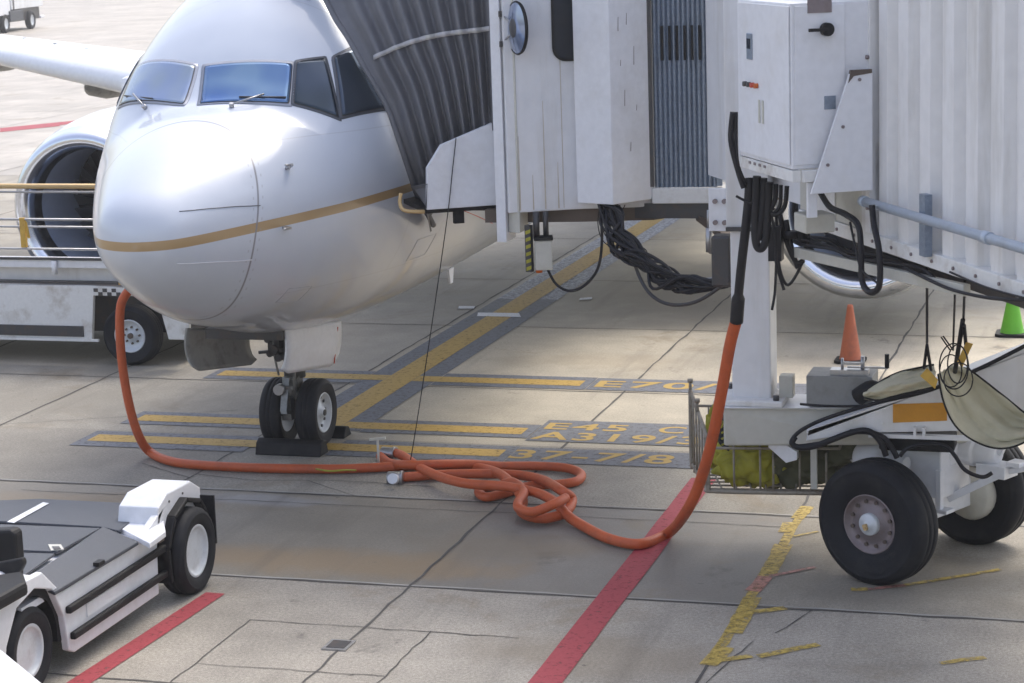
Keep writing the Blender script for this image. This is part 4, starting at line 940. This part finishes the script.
for i in range(7): k.tube([V(5.02+.03*math.sin(i*2),-2.9+.012*i,.86+.045*i), V(4.92,-2.85,.93+.045*i), V(4.96,-2.65,1.0+.035*i), V(5.06,-2.7,.92+.04*i)], .020, 8)
tag(k.build('coiled_strap', 'cable'), 'black strap coil above the yellow cover in the basket', 'strap')
k = MB()
for i in range(7):
    a = V(4.93+.024*i,-2.97,1.09-.012*abs(i-3)); k.bar(a, a+V(.03,.0,.07), .03,.012)
for i in range(6):
    a = V(4.96,-3.00,.78+.05*i); k.bar(a, a+V(.07,0,.035), .02,.014)
tag(k.build('hazard_tape', 'lime'), 'yellow and black striped tape roll at the basket corner under the column', 'tape')
# ---- cable bundles
Yc = -1.7
def cpath(pts, y0, y1=None):
    n = len(pts)-1; y1 = y0 if y1 is None else y1
    return [at(x, y, 'Y', y0+(y1-y0)*i/n) for i, (x, y) in enumerate(pts)]
k = MB(); rnd = random.Random(2)
for i in range(20):
    j = lambda a: rnd.uniform(-a, a)
    k.tube(cpath([(606+j(8),203),(612+j(12),222+j(8)),(622+j(13),245+j(9)),(640+j(11),262+j(12)),(662+j(10),276+j(13)),(690+j(9),286+j(10)),(716+j(5),284+j(5)),(734+j(3),278+j(5)),(745,262+j(4))], -1.45+j(.07), -2.6), .010+rnd.random()*.009, 7)
tag(k.build('cable_bundle', 'cable'), 'thick sagging bundle of black cables between cab and lift column', 'cables', 'cables hung under the jet bridge')
k = MB(); k.tube(cpath([(600,205),(602,240),(598,268),(585,285),(570,291),(556,284),(547,268)], -1.45), .013, 8)
tag(k.build('loop_cable', 'cable'), 'single black cable looping from the control box under the cab', 'cable')
k = MB(); k.tube(cpath([(612,205),(628,245),(641,280),(655,298),(675,305),(700,300),(730,280)], -1.5, -2.6), .016, 8)
tag(k.build('loop_cable', 'pipe2' if 'pipe2' in M else 'dsteel'), 'grey cable sagging lowest beneath the thick bundle left of the column', 'cable')
k = MB()
for i in range(6): k.tube(cpath([(600+i*5,205),(598+i*4,225),(604+i*6,242),(622+i*5,252),(640,262+i)], -1.42), .005, 6)
tag(k.build('thin_wires', 'cable'), 'tangle of thin black wires where the bundle leaves the cab', 'wires')
tag(MB().box(at(723,260,'Y',-2.5),(.16,.2,.42)).build('cable_anchor', 'dsteel', br, .02))
k = MB(); k.cyl(at(708,210,'Y',-2.2), at(708,228,'Y',-2.2), .010); k.cyl(at(709,228,'Y',-2.2), at(709,252,'Y',-2.2), .028); k.tube(cpath([(709,252),(720,254),(735,268),(728,276),(700,280)], -2.2), .016, 8); k.build('water_pipe', 'steel', br)
# cables below cabinet
k = MB()
for pts, r_ in (([(733,112),(731,140),(738,170),(744,188)], .022), ([(736,112),(737,160),(746,185)], .014),
                ([(757,176),(756,200),(755,230),(757,246),(762,248),(766,238),(768,210),(769,182)], .030), ([(764,178),(762,215),(758,240)], .026),
                ([(776,184),(775,200),(770,212),(778,214),(785,205),(787,186)], .018), ([(781,185),(780,205),(774,213)], .014), ([(768,182),(768,200),(774,210)], .012),
                ([(736,196),(748,202),(765,207),(772,218),(776,250),(775,290),(772,310)], .010)):
    k.tube(cpath(pts, -4.55), r_, 8)
tag(k.build('power_cables', 'cable'), 'black power cables looping below the white control cabinet', 'cables')
k = MB()
for pts, r_ in (([(820,192),(830,207),(845,214),(858,225),(861,250),(862,280),(868,291),(876,291),(880,280),(879,250),(874,225),(872,205)], .022), ([(850,222),(856,250),(862,270),(880,285)], .008)):
    k.tube([Vector(onplane(x,y,tw(0,0,.18),ntn)) for x,y in pts], r_, 8)
tag(k.build('hanging_cable', 'cable'), 'black U-shaped cable hanging off the tunnel over the engine intake', 'cable')
k = MB(); rnd = random.Random(5)
for i in range(16):
    j = lambda a: rnd.uniform(-a, a)
    k.tube([onplane(x+j(4), y+j(5), tw(0,0,.0-i*.02), ntn) for x,y in ((785,232),(800,240),(830,245),(858,258),(890,262),(918,272),(938,284))], .006+rnd.random()*.01, 6)
k.tube([onplane(x,y,tw(0,0,.05), ntn) for x,y in ((905,268),(940,285),(960,292),(990,298),(1024,300),(1050,298))], .012, 6)
k.tube([onplane(x,y,tw(0,0,.06), ntn) for x,y in ((950,272),(980,285),(1005,293),(1040,302))], .008, 6)
tag(k.build('cable_run', 'cable'), 'dark cables strung along the underside rail of the corrugated tunnel', 'cables')
k = MB()
for pts, r_ in (([(776,215),(778,245),(780,270),(788,285),(800,268),(806,250)], .012), ([(780,215),(786,240),(796,262),(804,260)], .02), ([(786,220),(792,250),(798,268)], .02), ([(772,230),(776,262),(784,290)], .012), ([(806,222),(808,240),(802,256)], .016)):
    k.tube(cpath(pts, -3.9), r_, 8)
k.box(at(776,243,'Y',-3.9),(.10,.12,.26)); k.cyl(at(791,231,'Y',-3.9), at(791,238,'Y',-3.9), .05); k.cyl(at(802,222,'Y',-3.9), at(802,245,'Y',-3.9), .03)
tag(k.build('wire_tangle', 'cable'), 'dark cable tangle and box between lift column and tunnel', 'cables')
# far part of the white drive column behind cabinet: grey pipe stub
# ---- red hose from the column to the ground pile
HR = .045
def zpath(pts): return [at(x, y, 'Z', z) for x, y, z in pts]
h2 = [at(737,318,'Y',-4.30), at(730,345,'Y',-4.2), at(722,390,'Y',-4.05), at(712,440,'Y',-3.85), at(700,482,'Y',-3.65), at(686,512,'Y',-3.45)] + zpath([(668,533,.055),(640,544,.05),(610,539,.05),(585,527,.05),(568,516,.07),(556,503,.15),(540,494,.16),(520,489,.16),(500,486,.17),(470,484,.16),(450,480,.14),(433,474,.12),(417,466,.10),(403,456,.08),(391,452,.06),(384,453,.06)])
ah = thing('air_hose', tuple(at(640,545,'Z',0)), 'red preconditioned air hose rising from the knotted pile up past the wire basket', 'hose', 'red hoses on the apron')
MB().tube(h2, HR, 14, 7).build('hose', 'hose', ah)
k = MB(); k.tube([at(736.5,322,'Y',-4.31), at(739,290,'Y',-4.38), at(742,260,'Y',-4.45), at(746,225,'Y',-4.5), at(749,195,'Y',-4.52), at(749,178,'Y',-4.5)], lambda u_: .050 if u_ < .16 else .034, 12, 8); k.build('sleeve', 'cable', ah)
def coupling(p, d, o_):
    p = Vector(p); d = Vector(d).normalized()
    k = MB(); k.cyl(p-d*.10, p+d*.02, .062, n=18); k.cyl(p-d*.13, p-d*.10, .072, n=18); k.build('coupling', 'steel', o_, .004)
coupling(at(384,453,'Z',.06), (-1,.15,0), ah)
h1 = [at(129,290,'Y',-.9), at(121,305,'Y',-.9), at(120,335,'Y',-.9), at(123,370,'Y',-.88), at(130,408,'Y',-.86), at(139,436,'Y',-.8)] + zpath([(150,452,.06),(170,461,.05),(200,465,.05),(260,468,.05),(330,469,.05),(365,468,.05),(407,466,.05),(454,465,.05),(486,469,.07),(503,476,.12),(514,487,.13),(523,500,.10),(521,511,.06),(532,517,.06),(548,518,.06),(566,512,.07),(572,499,.12),(562,491,.2),(545,481,.13),(525,476,.10),(500,474,.08),(454,474,.06),(419,476,.05),(392,478,.05)])
ah1 = thing('air_hose', tuple(at(200,465,'Z',0)), 'red air hose running from the airliner nose along the ground into the knot', 'hose', 'red hoses on the apron')
MB().tube(h1, HR, 14, 7).build('hose', 'hose', ah1); coupling(at(390,478,'Z',.05), (-1,-.1,0), ah1)
k = MB(); q = at(396,478,'Z',.08); k.cyl(q+V(0,-.05,.0), q+V(.0,-.10,.02), .05, n=20); k.build('gauge', 'clean', ah1)
h3 = zpath([(380,456,.05),(390,463,.05),(410,465,.12),(440,464,.13),(470,464,.09),(500,466,.06),(535,466,.05),(566,468,.05),(581,474,.05),(577,481,.05),(560,484,.05),(530,486,.05),(505,493,.05),(487,497,.05),(479,493,.05),(482,488,.05),(498,486,.06),(512,482,.15),(524,492,.16),(518,503,.14),(520,509,.13),(533,512,.14),(552,505,.2),(566,498,.21)])
ah2 = thing('air_hose', tuple(at(566,468,'Z',0)), 'red air hose making the wide oval loop at the right of the pile', 'hose', 'red hoses on the apron')
MB().tube(h3, HR*.96, 14, 7).build('hose', 'hose', ah2)
k = MB(); q = at(379,470,'Z',.0); k.cyl(q+V(0,0,.0), q+V(0,0,.30), .013, n=8); k.bar(q+V(-.08,0,.30), q+V(.08,0,.32), .03,.02); k.bar(q+V(-.06,0,.06), q+V(.1,0,.06), .03,.02)
tag(k.build('hose_stand', 'cream'), 'small metal stand holding the hose couplings near the nose wheel', 'stand')
k = MB(); k.tube(zpath([(316,469,.11),(330,471,.11),(345,470,.11),(360,470,.02),(376,466,.02)]), .010, 6)
tag(k.build('tie_cord', 'lime'), 'short yellow cord lying across the red hose near the couplings', 'cord')
# thin pull cord from the sideboard to the ground
k = MB(); k.tube([onplane(456,138,a0+sd_n*.02,sd_n), onplane(452,175,a0+sd_n*.02,sd_n), onplane(448,212,a0+sd_n*.02,sd_n), at(437,290,'Y',-1.6), at(425,370,'Y',-1.3), at(414,440,'Y',-1.0), at(409,468,'Z',.02)], .005, 6)
tag(k.build('pull_cord', 'cable'), 'thin dark cord hanging from the white sideboard to the hose pile', 'cord')
# ---- canvas sling and straps
def sling(path, rad, m, name, lb, open_dir, arc=200, n=16):
    k = MB(); P_ = [Vector(p) for p in path]; Q = []
    for i in range(len(P_)-1):
        a0_, a1_, a2_, a3_ = P_[max(i-1,0)], P_[i], P_[i+1], P_[min(i+2,len(P_)-1)]
        for j in range(6):
            t_ = j/6; Q.append(.5*((2*a1_)+(a2_-a0_)*t_+(2*a0_-5*a1_+4*a2_-a3_)*t_*t_+(3*a1_-a0_-3*a2_+a3_)*t_**3))
    Q.append(P_[-1]); od = Vector(open_dir).normalized()
    for i, p in enumerate(Q):
        d = (Q[min(i+1,len(Q)-1)]-Q[max(i-1,0)]).normalized(); e = (od-d*od.dot(d)).normalized(); g = d.cross(e); u_ = i/(len(Q)-1); rr = rad(u_)
        for a in range(n+1):
            th = R(180-arc/2+arc*a/n); w_ = 1+.05*math.sin(a*1.3+i*.4)
            k.v.append(p+(e*math.cos(th)+g*math.sin(th))*rr*w_)
    for i in range(len(Q)-1):
        for a in range(n): k.f.append((i*(n+1)+a, i*(n+1)+a+1, (i+1)*(n+1)+a+1, (i+1)*(n+1)+a)); k.sm.append(True)
    o = k.build(name, m); sm2 = o.modifiers.new('thick','SOLIDIFY'); sm2.thickness = .012
    hem = MB()
    for a in (0, n): hem.tube([k.v[i*(n+1)+a] for i in range(0, len(Q), 2)], .012, 6, 2)
    hem.build('black_hem', 'black', o)
    return tag(o, lb, 'canvas sling')
def ruled(Lp, Up, YL, YU, bow, m, lb):
    def cr(pts, t_):
        n = len(pts)-1; i = min(int(t_*n), n-1); f = t_*n-i; p0_, p1_, p2_, p3_ = pts[max(i-1,0)], pts[i], pts[i+1], pts[min(i+2,n)]
        return .5*((2*p1_)+(p2_-p0_)*f+(2*p0_-5*p1_+4*p2_-p3_)*f*f+(3*p1_-p0_-3*p2_+p3_)*f**3)
    A_ = [at(x,y,'Y',YL) for x,y in Lp]; B_ = [at(x,y,'Y',YU) for x,y in Up]; k = MB(); n1, n2 = 40, 20
    for i in range(n1+1):
        for j in range(n2+1):
            u_, v_ = i/n1, j/n2; p = cr(A_, u_).lerp(cr(B_, u_), v_)+Vector(bow)*math.sin(math.pi*v_)*(.35+.65*math.sin(math.pi*min(1,u_+.15)))
            p += V(0,-1,.3)*.07*math.exp(-((v_-.42-.08*math.sin(u_*5))/.09)**2)+V(0,1,0)*(.035*math.sin(v_*8+u_*3)+.026*math.sin(v_*19-u_*7)*math.sin(u_*5+1)+.010*math.sin(v_*31+u_*16)); k.v.append(p)
    for i in range(n1):
        for j in range(n2): k.f.append((i*(n2+1)+j, i*(n2+1)+j+1, (i+1)*(n2+1)+j+1, (i+1)*(n2+1)+j)); k.sm.append(True)
    o = k.build('canvas_sling', m); sm2 = o.modifiers.new('thick','SOLIDIFY'); sm2.thickness = .010
    hem = MB()
    for pts in ([k.v[i*(n2+1)] for i in range(n1+1)], [k.v[i*(n2+1)+n2] for i in range(n1+1)]): hem.tube(pts, .008, 6, 1)
    hem.build('black_hem', 'black', o); return tag(o, lb, 'canvas sling')
ruled([(938,374),(943,400),(954,424),(970,440),(990,448),(1012,447),(1040,436),(1060,430)], [(950,367),(968,370),(985,381),(1001,394),(1018,407),(1032,415),(1050,422),(1062,426)], -4.30, -4.05, (0,.16,-.03), 'tarp', 'beige canvas sling sagging from straps above the bridge wheels')
ruled([(864,398),(882,400),(908,393),(937,386)], [(868,390),(888,377),(912,368),(934,364)], -3.85, -3.62, (0,-.10,.02), 'tarp', 'smaller folded canvas roll lying on the white beam by the clamp')
k = MB()
def strapto(x0,y0,x1,y1,r_,Y0=-5.6,Y1=-4.1): k.tube([at(x0,y0,'Y',Y0), at((x0+x1)/2,(y0+y1)/2,'Y',(Y0+Y1)/2), at(x1,y1,'Y',Y1)], r_, 7, 3)
for l in (((927,264,927,345,.010),(927,345,924,368,.012,-4.3,-4.1),(927,345,931,370,.012,-4.3,-4.1)), ((955,290,953,350,.008),), ((965,280,963,330,.010),(963,320,955,372,.018,-4.5,-4.1),(964,325,966,345,.014,-4.5,-4.3))):
    for a in l: strapto(*a)
tag(k.build('sling_strap', 'cable'), 'black straps hanging from the tunnel to the canvas sling', 'straps')
k = MB()
for i in range(4):
    cx_, cy_ = 951+rnd.uniform(-5,8), 372+rnd.uniform(-8,8); rx, ry = 13+rnd.uniform(-4,5), 19+rnd.uniform(-6,5)
    k.tube([at(cx_+rx*math.cos(a*math.pi/6), cy_+ry*math.sin(a*math.pi/6), 'Y', -4.42+.02*i) for a in range(13)], .005, 6, 4)
k.tube([at(941,337,'Y',-4.4), at(950,350,'Y',-4.4)], .006, 5, 1); k.tube([at(943,336,'Y',-4.4), at(953,350,'Y',-4.4)], .006, 5, 1)
tag(k.build('coiled_wire', 'cable'), 'loosely coiled black wire tied where the straps meet the sling', 'wire')
for pts, lb in (([(966,342),(973,344),(962,368),(957,362)], 'torn yellow tag hanging upright among the black straps'), ([(920,376),(927,368),(938,380),(935,389)], 'folded yellow tag on the end of the smaller canvas roll')):
    tag(MB().prism([at(x,y,'Y',-4.35) for x,y in pts], (0,.012,0)).build('yellow_tag', 'yellow', bevel=.002), lb, 'tag')
# ---- cones
def cone(x, y, m, lb, h=.52, k_=1.0, wear=1):
    t_ = thing('traffic_cone', (x,y,0), lb, 'cone')
    MB().lathe([(.135*k_,.03),(.125*k_,.05),(.036*k_,h-.03),(.030*k_,h),(0,h)], (x,y,0), (0,0,1), 32).build('cone_body', m, t_)
    k = MB(); r = .175*k_; c = .05; k.prism([(x-r+c,y-r,0.002),(x+r-c,y-r,.002),(x+r,y-r+c,.002),(x+r,y+r-c,.002),(x+r-c,y+r,.002),(x-r+c,y+r,.002),(x-r,y+r-c,.002),(x-r,y-r+c,.002)], (0,0,.035)); k.build('cone_base', 'black', t_, .006)
    return t_
cone(4.91,4.94,'orange','faded orange traffic cone standing behind the white beam', .67, 1.0)
cone(6.62,6.78,'green','bright green traffic cone on a black base at the right edge', .60, 1.12)
# ------------------------------------------------------------------ cargo loader (left)
ld = thing('cargo_loader', (-5,4.6,0), 'worn white cargo loader with rails parked behind the airliner nose', 'cargo loader')
LY = 3.6
def lx(x, y): p = at(x, y, 'Y', LY); return p.x, p.z
MB().box((-6.0,3.73,1.24),(6.4,.26,.10)).build('deck', 'clean', ld, .01)
MB().box((-6.0,3.595,1.305),(6.4,.03,.03)).build('deck_edge', 'dsteel', ld)
MB().box((-6.0,3.85,1.09),(6.2,.2,.20)).build('deck_beam', 'tunnel', ld)
MB().box((-6.0,3.68,1.005),(6.0,.1,.03)).build('deck_lip', 'dsteel', ld)
k = MB(); xl, xr = -9.0, -2.80
# chassis side plate with a wheel arch cut out
wx, wz, wr = -3.60, .37, .52
k.prism([(xl,LY,.30),(wx-.50,LY,.30),(wx-.44,LY,.86),(wx+.40,LY,.86),(wx+.52,LY,.34),(xr,LY,.34),(xr,LY,.93),(wx+.3,LY,.95),(wx-.5,LY,.98),(xl,LY,.96)], (0,.06,0)); k.build('chassis_side', 'white2', ld, .006)
MB().box((-5.9,5.0,.62),(5.9,2.0,.55)).build('chassis', 'dsteel', ld)
MB().box((-6.5,3.59,.415),(4.6,.02,.13)).build('skirt_strip', 'dsteel', ld)
MB().box((-6.4,3.585,.31),(4.8,.03,.03)).build('skirt_rail', 'white2', ld)
for yy in (3.72,5.9):
    ty = MB().lathe(tyre_prof(.365,.24,.20), (wx,yy,.365), (0,-1,0), 48).build('wheel', 'tyre', ld)
    MB().lathe([(.205,.10),(.198,.112),(.185,.10),(.175,.05),(.12,.03),(.07,.035),(.06,.07),(0,.075)], (wx,yy,.365), (0,-1,0), 36).build('rim', 'rim', ty)
    k = MB()
    for i in range(8): a = math.pi*i/4; c = V(wx+.10*math.cos(a), yy-.03, .365+.10*math.sin(a)); MB().cyl(c, c-V(0,.025,0), .014, n=8).build('wheel_nut', 'brown', ty)
    k.cyl((wx,yy-.07,.365),(wx,yy-.10,.365),.035); k.build('hub_cap', 'brown', ty)
rl = lambda z, y_=LY: ((-9.2,y_,z),(-2.7,y_,z))
for z, m_, r_ in ((2.185,'gold',.032),(2.115,'steel',.014),(1.78,'steel',.016),(1.69,'steel',.013),(1.42,'steel',.014)):
    k = MB(); k.tube([V(-9.2,3.62,z), V(-2.9,3.62,z+.0)], r_, 8, 1); k.build('guard_rail', m_, ld)
k = MB(); k.box((-4.93,3.62,1.62),(.07,.04,.36)); k.bar((-4.88,3.6,1.75),(-4.86,3.62,1.55),.02,.03); k.build('rail_post', 'yellow', ld)
for x in (-8.2,-6.6,-3.4): MB().box((x,3.64,1.75),(.04,.04,.92)).build('rail_post', 'steel', ld)
k = MB(); k.cyl((-4.52,3.57,1.12),(-4.52,3.57,1.28),.035); k.build('stop_pin', 'clean', ld)
MB().box((-3.55,3.60,1.05),(.26,.06,.10)).build('marker_plate', 'yellow', ld, .006)
k = MB(); k.lathe([(0,0),(.06,.01),(.08,.05),(.05,.1),(0,.1)], (-3.25,3.62,1.06), (0,-1,0), 14); k.cyl((-3.33,3.55,1.04),(-3.18,3.5,1.08),.03); k.build('hose_fitting', 'steel', ld)
k = MB()
for i in range(6):
    for j in range(2):
        if (i+j) % 2: k.add([(-4.03+.06*i,3.594,.86+.045*j),(-3.97+.06*i,3.594,.86+.045*j),(-3.97+.06*i,3.594,.905+.045*j),(-4.03+.06*i,3.594,.905+.045*j)], [(0,1,2,3)])
k.build('checker_decal', 'dsteel', ld)
# ------------------------------------------------------------------ aircraft tug (lower left)
tg = thing('pushback_tug', (0,-6.0,0), 'low white tug with dark deck plates beside the red line', 'tug')
X1 = .95; X0 = -1.05
sideprof = [(-7.95,.22),(-7.62,.22),(-7.55,.48),(-7.38,.70),(-7.12,.76),(-6.88,.68),(-6.74,.44),(-6.70,.17),(-6.62,.13),(-5.22,.13),(-5.20,.5),(-5.12,.70),(-5.0,.80),(-5.4,.66),(-5.55,.62),(-6.75,.62),(-7.0,.84),(-7.95,.88)]
k = MB(); k.prism([(X1,y,z) for y,z in sideprof], (-.06,0,0)); k.build('body_side', 'clean', tg, .01)
k = MB(); k.prism([(X0,y,z) for y,z in sideprof], (.06,0,0)); k.build('body_side', 'clean', tg, .01)
MB().box(((X0+X1)/2,-5.9,.40),(X1-X0-.13,1.5,.38)).build('chassis', 'dsteel', tg)
MB().box(((X0+X1)/2,-6.2,.612),(X1-X0-.14,2.0,.05)).build('inner_body', 'clean', tg)
# side bumpers
for z, y0, y1 in ((.475,-6.72,-5.02),(.27,-6.68,-5.0)): MB().box((X1+.022,(y0+y1)/2,z),(.045,y1-y0,.055)).build('rub_strip', 'black', tg, .012)
MB().box((X1+.004,-6.52+.42,.375),(.010,.62,.10)).build('side_panel', 'clean', tg, .002)
# sloping dark lid along the side
lid = [at(x,y,'Z',z) for x,y,z in ((55,596,.635),(139,545,.635),(103,530,.69),(26,583,.69))]
MB().prism(lid, (0,0,.03)).build('side_lid', 'deck', tg, .008)
MB().box(tuple(at(99,563,'Z',.68)),(.05,.09,.03)).build('lid_latch', 'black', tg)
# deck plates
dz = .665
d1 = [at(x,y,'Z',dz) for x,y in ((-60,505),(40,501),(142,506),(145,512),(119,533),(101,529),(-60,520))]
MB().prism(d1, (0,0,.02)).build('deck_plate', 'deck', tg, .004)
d2 = [at(x,y,'Z',dz+.0) for x,y in ((-60,524),(100,530.5),(58,554),(-60,549))]
MB().prism(d2, (0,0,.02)).build('deck_plate', 'deck', tg, .004)
d3 = [at(x,y,'Z',dz) for x,y in ((-60,553),(55,556),(24,578),(-60,600))]
MB().prism(d3, (0,0,.02)).build('deck_plate', 'deck', tg, .004)
ws = [at(x,y,'Z',dz+.024) for x,y in ((7,522),(14,523),(49,503.5),(43,502.5))]
MB().prism(ws, (0,0,.003)).build('deck_stripe', 'pwht', tg)
q = [at(x,y,'Z',dz+.022) for x,y in ((48,545),(61,545),(64,550),(51,551))]; MB().prism(q, (0,0,.006)).build('deck_latch', 'cream', tg)
q = [at(x,y,'Z',dz+.030) for x,y in ((52,546.5),(59,546.5),(61,549),(54,549.5))]; MB().prism(q, (0,0,.003)).build('latch_slot', 'dsteel', tg)
# rear fender
fp = [(-5.20,.60),(-5.14,.80),(-4.98,.87),(-4.54,.86),(-4.36,.76),(-4.36,.6)]
k = MB(); k.prism([(.95,y-.0,z) for y,z in fp], (-.34,0,0)); k.build('rear_fender', 'clean', tg, .012)
k = MB(); oct_ = []
for a in (205,165,128,92,55,25):
    oct_.append((math.cos(R(a)), math.sin(R(a))))
outer = [(-4.74+.425*c,.36+.425*s_) for c,s_ in oct_]; inner = [(-4.74+.385*c,.36+.385*s_) for c,s_ in oct_]
for i in range(5):
    a,b_,c,d = outer[i],outer[i+1],inner[i+1],inner[i]; k.prism([(1.02,*a),(1.02,*b_),(1.02,*c),(1.02,*d)], (-.16,0,0))
k.build('wheel_guard', 'black', tg, .01)
MB().box((.97,-4.37,.50),(.20,.02,.40)).build('mud_flap', 'black', tg)
MB().box((X1+.03,-5.22,.60),(.05,.09,.10)).build('tail_lamp', 'brown', tg, .008)
k = MB()
for y,z in ((-4.95,.80),(-4.7,.80)): MB().cyl((.945,y,z),(.956,y,z),.010,n=8).build('fender_bolt', 'dsteel', tg)
def twheel(x, y, r, w_, sx_, lug):
    prof_ = tyre_prof(r, w_, r*.60)
    ty = MB().lathe(prof_, (x,y,r-.012), (sx_,0,0), 56)
    if lug:
        for i in range(22):
            a = 2*math.pi*i/22
            for s2 in (-1,1):
                a2 = a+(.14 if s2 > 0 else 0); c = V(x+s2*w_*.26, y+(r)*math.cos(a2), r-.012+(r)*math.sin(a2))
                ty.box(c, (w_*.40,.05,.010), axes=(V(1,0,0), V(0,-math.sin(a2),math.cos(a2)), V(0,math.cos(a2),math.sin(a2))))
    t_ = ty.build('wheel', 'tyre', tg)
    ri = r*.60; MB().lathe([(ri+.002,w_*.40),(ri-.01,w_*.42),(ri-.025,w_*.38),(ri-.03,w_*.30),(ri-.07,w_*.27),(.05,w_*.30),(0,w_*.31)], (x,y,r-.012), (sx_,0,0), 40).build('rim', 'rim', t_)
    return t_
twheel(.97,-4.72,.35,.22,1,False); twheel(-1.05,-4.72,.35,.22,-1,False)
twheel(.80,-7.14,.32,.22,1,False); twheel(-.9,-7.14,.32,.22,-1,False)
k = MB()
arch = [(-7.14+.44*math.cos(R(a)), .32+.44*math.sin(R(a))) for a in range(-10,191,20)]
for i in range(len(arch)-1):
    a,b_ = arch[i],arch[i+1]; c = (-7.14+(b_[0]+7.14)*.86,.32+(b_[1]-.32)*.86); d = (-7.14+(a[0]+7.14)*.86,.32+(a[1]-.32)*.86)
    k.prism([(.90,*a),(.90,*b_),(.90,*c),(.90,*d)], (-.30,0,0))
k.build('wheel_guard', 'black', tg)
# hood at the front
MB().prism([(X1-.06,-7.95,.86),(X1-.06,-7.0,.82),(X1-.06,-6.78,.66),(X1-.30,-6.78,.66),(X1-.30,-7.0,.82),(X1-.45,-7.95,.86)], (0,0,.02)).build('front_cowl', 'clean', tg, .01)
q = [at(x,y,'Z',.63) for x,y in ((121,534),(138,512),(162,514),(166,537),(150,549))]
MB().prism(q, (0,0,.045)).build('shoulder_panel', 'clean', tg, .006)
# seat
sb = at(12,592,'Z',.75)
seat = MB().prism([at(x,y,'Z',.80) for x,y in ((-30,592),(24,584),(28,596),(0,612),(-30,620))], (0,0,.10)).build('seat', 'black', tg, .03)
MB().prism([at(x,y,'Y',-6.85) for x,y in ((-22,532),(10,530),(15,534),(17,560),(16,586),(-22,592))], (0,.12,0)).build('seat_back', 'black', seat, .03)
MB().prism([at(x,y,'Y',-7.0) for x,y in ((-5,562),(26,556),(28,562),(24,570),(-5,578))], (0,-.06,0)).build('armrest', 'black', seat, .015)
MB().tube([at(19,576,'Y',-7.0), at(22,585,'Y',-7.0), at(20,592,'Y',-7.0), at(24,599,'Y',-7.05)], .012, 8).build('frayed_cable', 'orange', tg)
# corner of another white vehicle at the bottom left
oc = thing('ground_cart', tuple(at(0,683,'Z',0)), 'pale panel of another white vehicle cut by the bottom left corner', 'cart')
q = [at(x,y,'Z',.85) for x,y in ((-90,598),(-2,647),(48,688),(60,740),(-90,740))]
MB().prism(q, (0,0,-.5)).build('body_panel', 'clean', oc, .008)
for sx_ in (0,1):
    MB().lathe(tyre_prof(.3,.18,.15), V(q[3].x-.5,q[3].y-.3+sx_*.9-.2,.3), (1,0,0), 32).build('wheel', 'tyre', oc)
# ------------------------------------------------------------------ far service truck
tk = thing('service_truck', (-47,84,0), 'white box truck with dark chassis far across the apron', 'truck')
def tp(x, y, Y=84): return at(x, y, 'Y', Y)
w1 = at(30,29,'Z',0); w0 = at(4,33,'Z',0)
dv = (w1-w0).normalized(); nv = V(dv.y,-dv.x,0)
if nv.x < 0: nv = -nv
def tkb(a, z0, b_, z1, off, th_, name, m, par=tk, bev=.03):
    p = w0+dv*a+nv*off; q = w0+dv*b_+nv*off; p.z = z0; q.z = z0
    return MB().prism([p, q, q-nv*th_, p-nv*th_], (0,0,z1-z0)).build(name, m, par, bev)
Lw = (w1-w0).length
tkb(Lw*.25,1.15,Lw+1.2*0+Lw*.48,3.6,.15,2.3,'cargo_box','white')
tkb(Lw*.30,.85,Lw*.35,3.6,.17,.03,'dark_seam','dsteel'); tkb(Lw*.70,1.7,Lw*.73,3.3,.17,.03,'dark_seam','dsteel')
tkb(-Lw*.45,.9,Lw*.22,3.2,.12,2.2,'driver_cab','clean'); tkb(-Lw*.30,1.9,Lw*.10,2.7,.13,.02,'side_window','glass')
tkb(-Lw*.5,.5,Lw*1.42,1.12,.0,2.0,'chassis','dsteel',tk,.0); tkb(Lw*.15,.55,Lw*.65,1.1,.2,.4,'tool_locker','deck'); tkb(Lw*1.40,.5,Lw*1.55,.65,.1,2.0,'bumper','clean')
for c in (w0, w1):
    for o_ in (0,-2.0):
        h = c+nv*(.05+o_)+V(0,0,.48); ty = MB().lathe(tyre_prof(.48,.3,.28), h, nv, 28).build('wheel','tyre',tk); MB().lathe([(.29,.12),(.2,.05),(.05,.08),(0,.08)], h, nv, 20).build('rim','rim',ty)
# low wall of light bags / pallet line to the right back is absent; haze over the far apron
hz = MB().box((0,40,9),(260,330,22)); M['haze'] = D.materials.new('haze'); M['haze'].use_nodes = True; hn = M['haze'].node_tree; hn.nodes.remove(hn.nodes['Principled BSDF'])
pvn = hn.nodes.new('ShaderNodeVolumePrincipled'); pvn.inputs['Density'].default_value = .0009; pvn.inputs['Color'].default_value = (.97,.96,.97,1); pvn.inputs['Anisotropy'].default_value = .2
hn.links.new(pvn.outputs[0], hn.nodes['Material Output'].inputs['Volume'])
ho = hz.build('haze', 'haze'); tag(ho, kind='stuff')
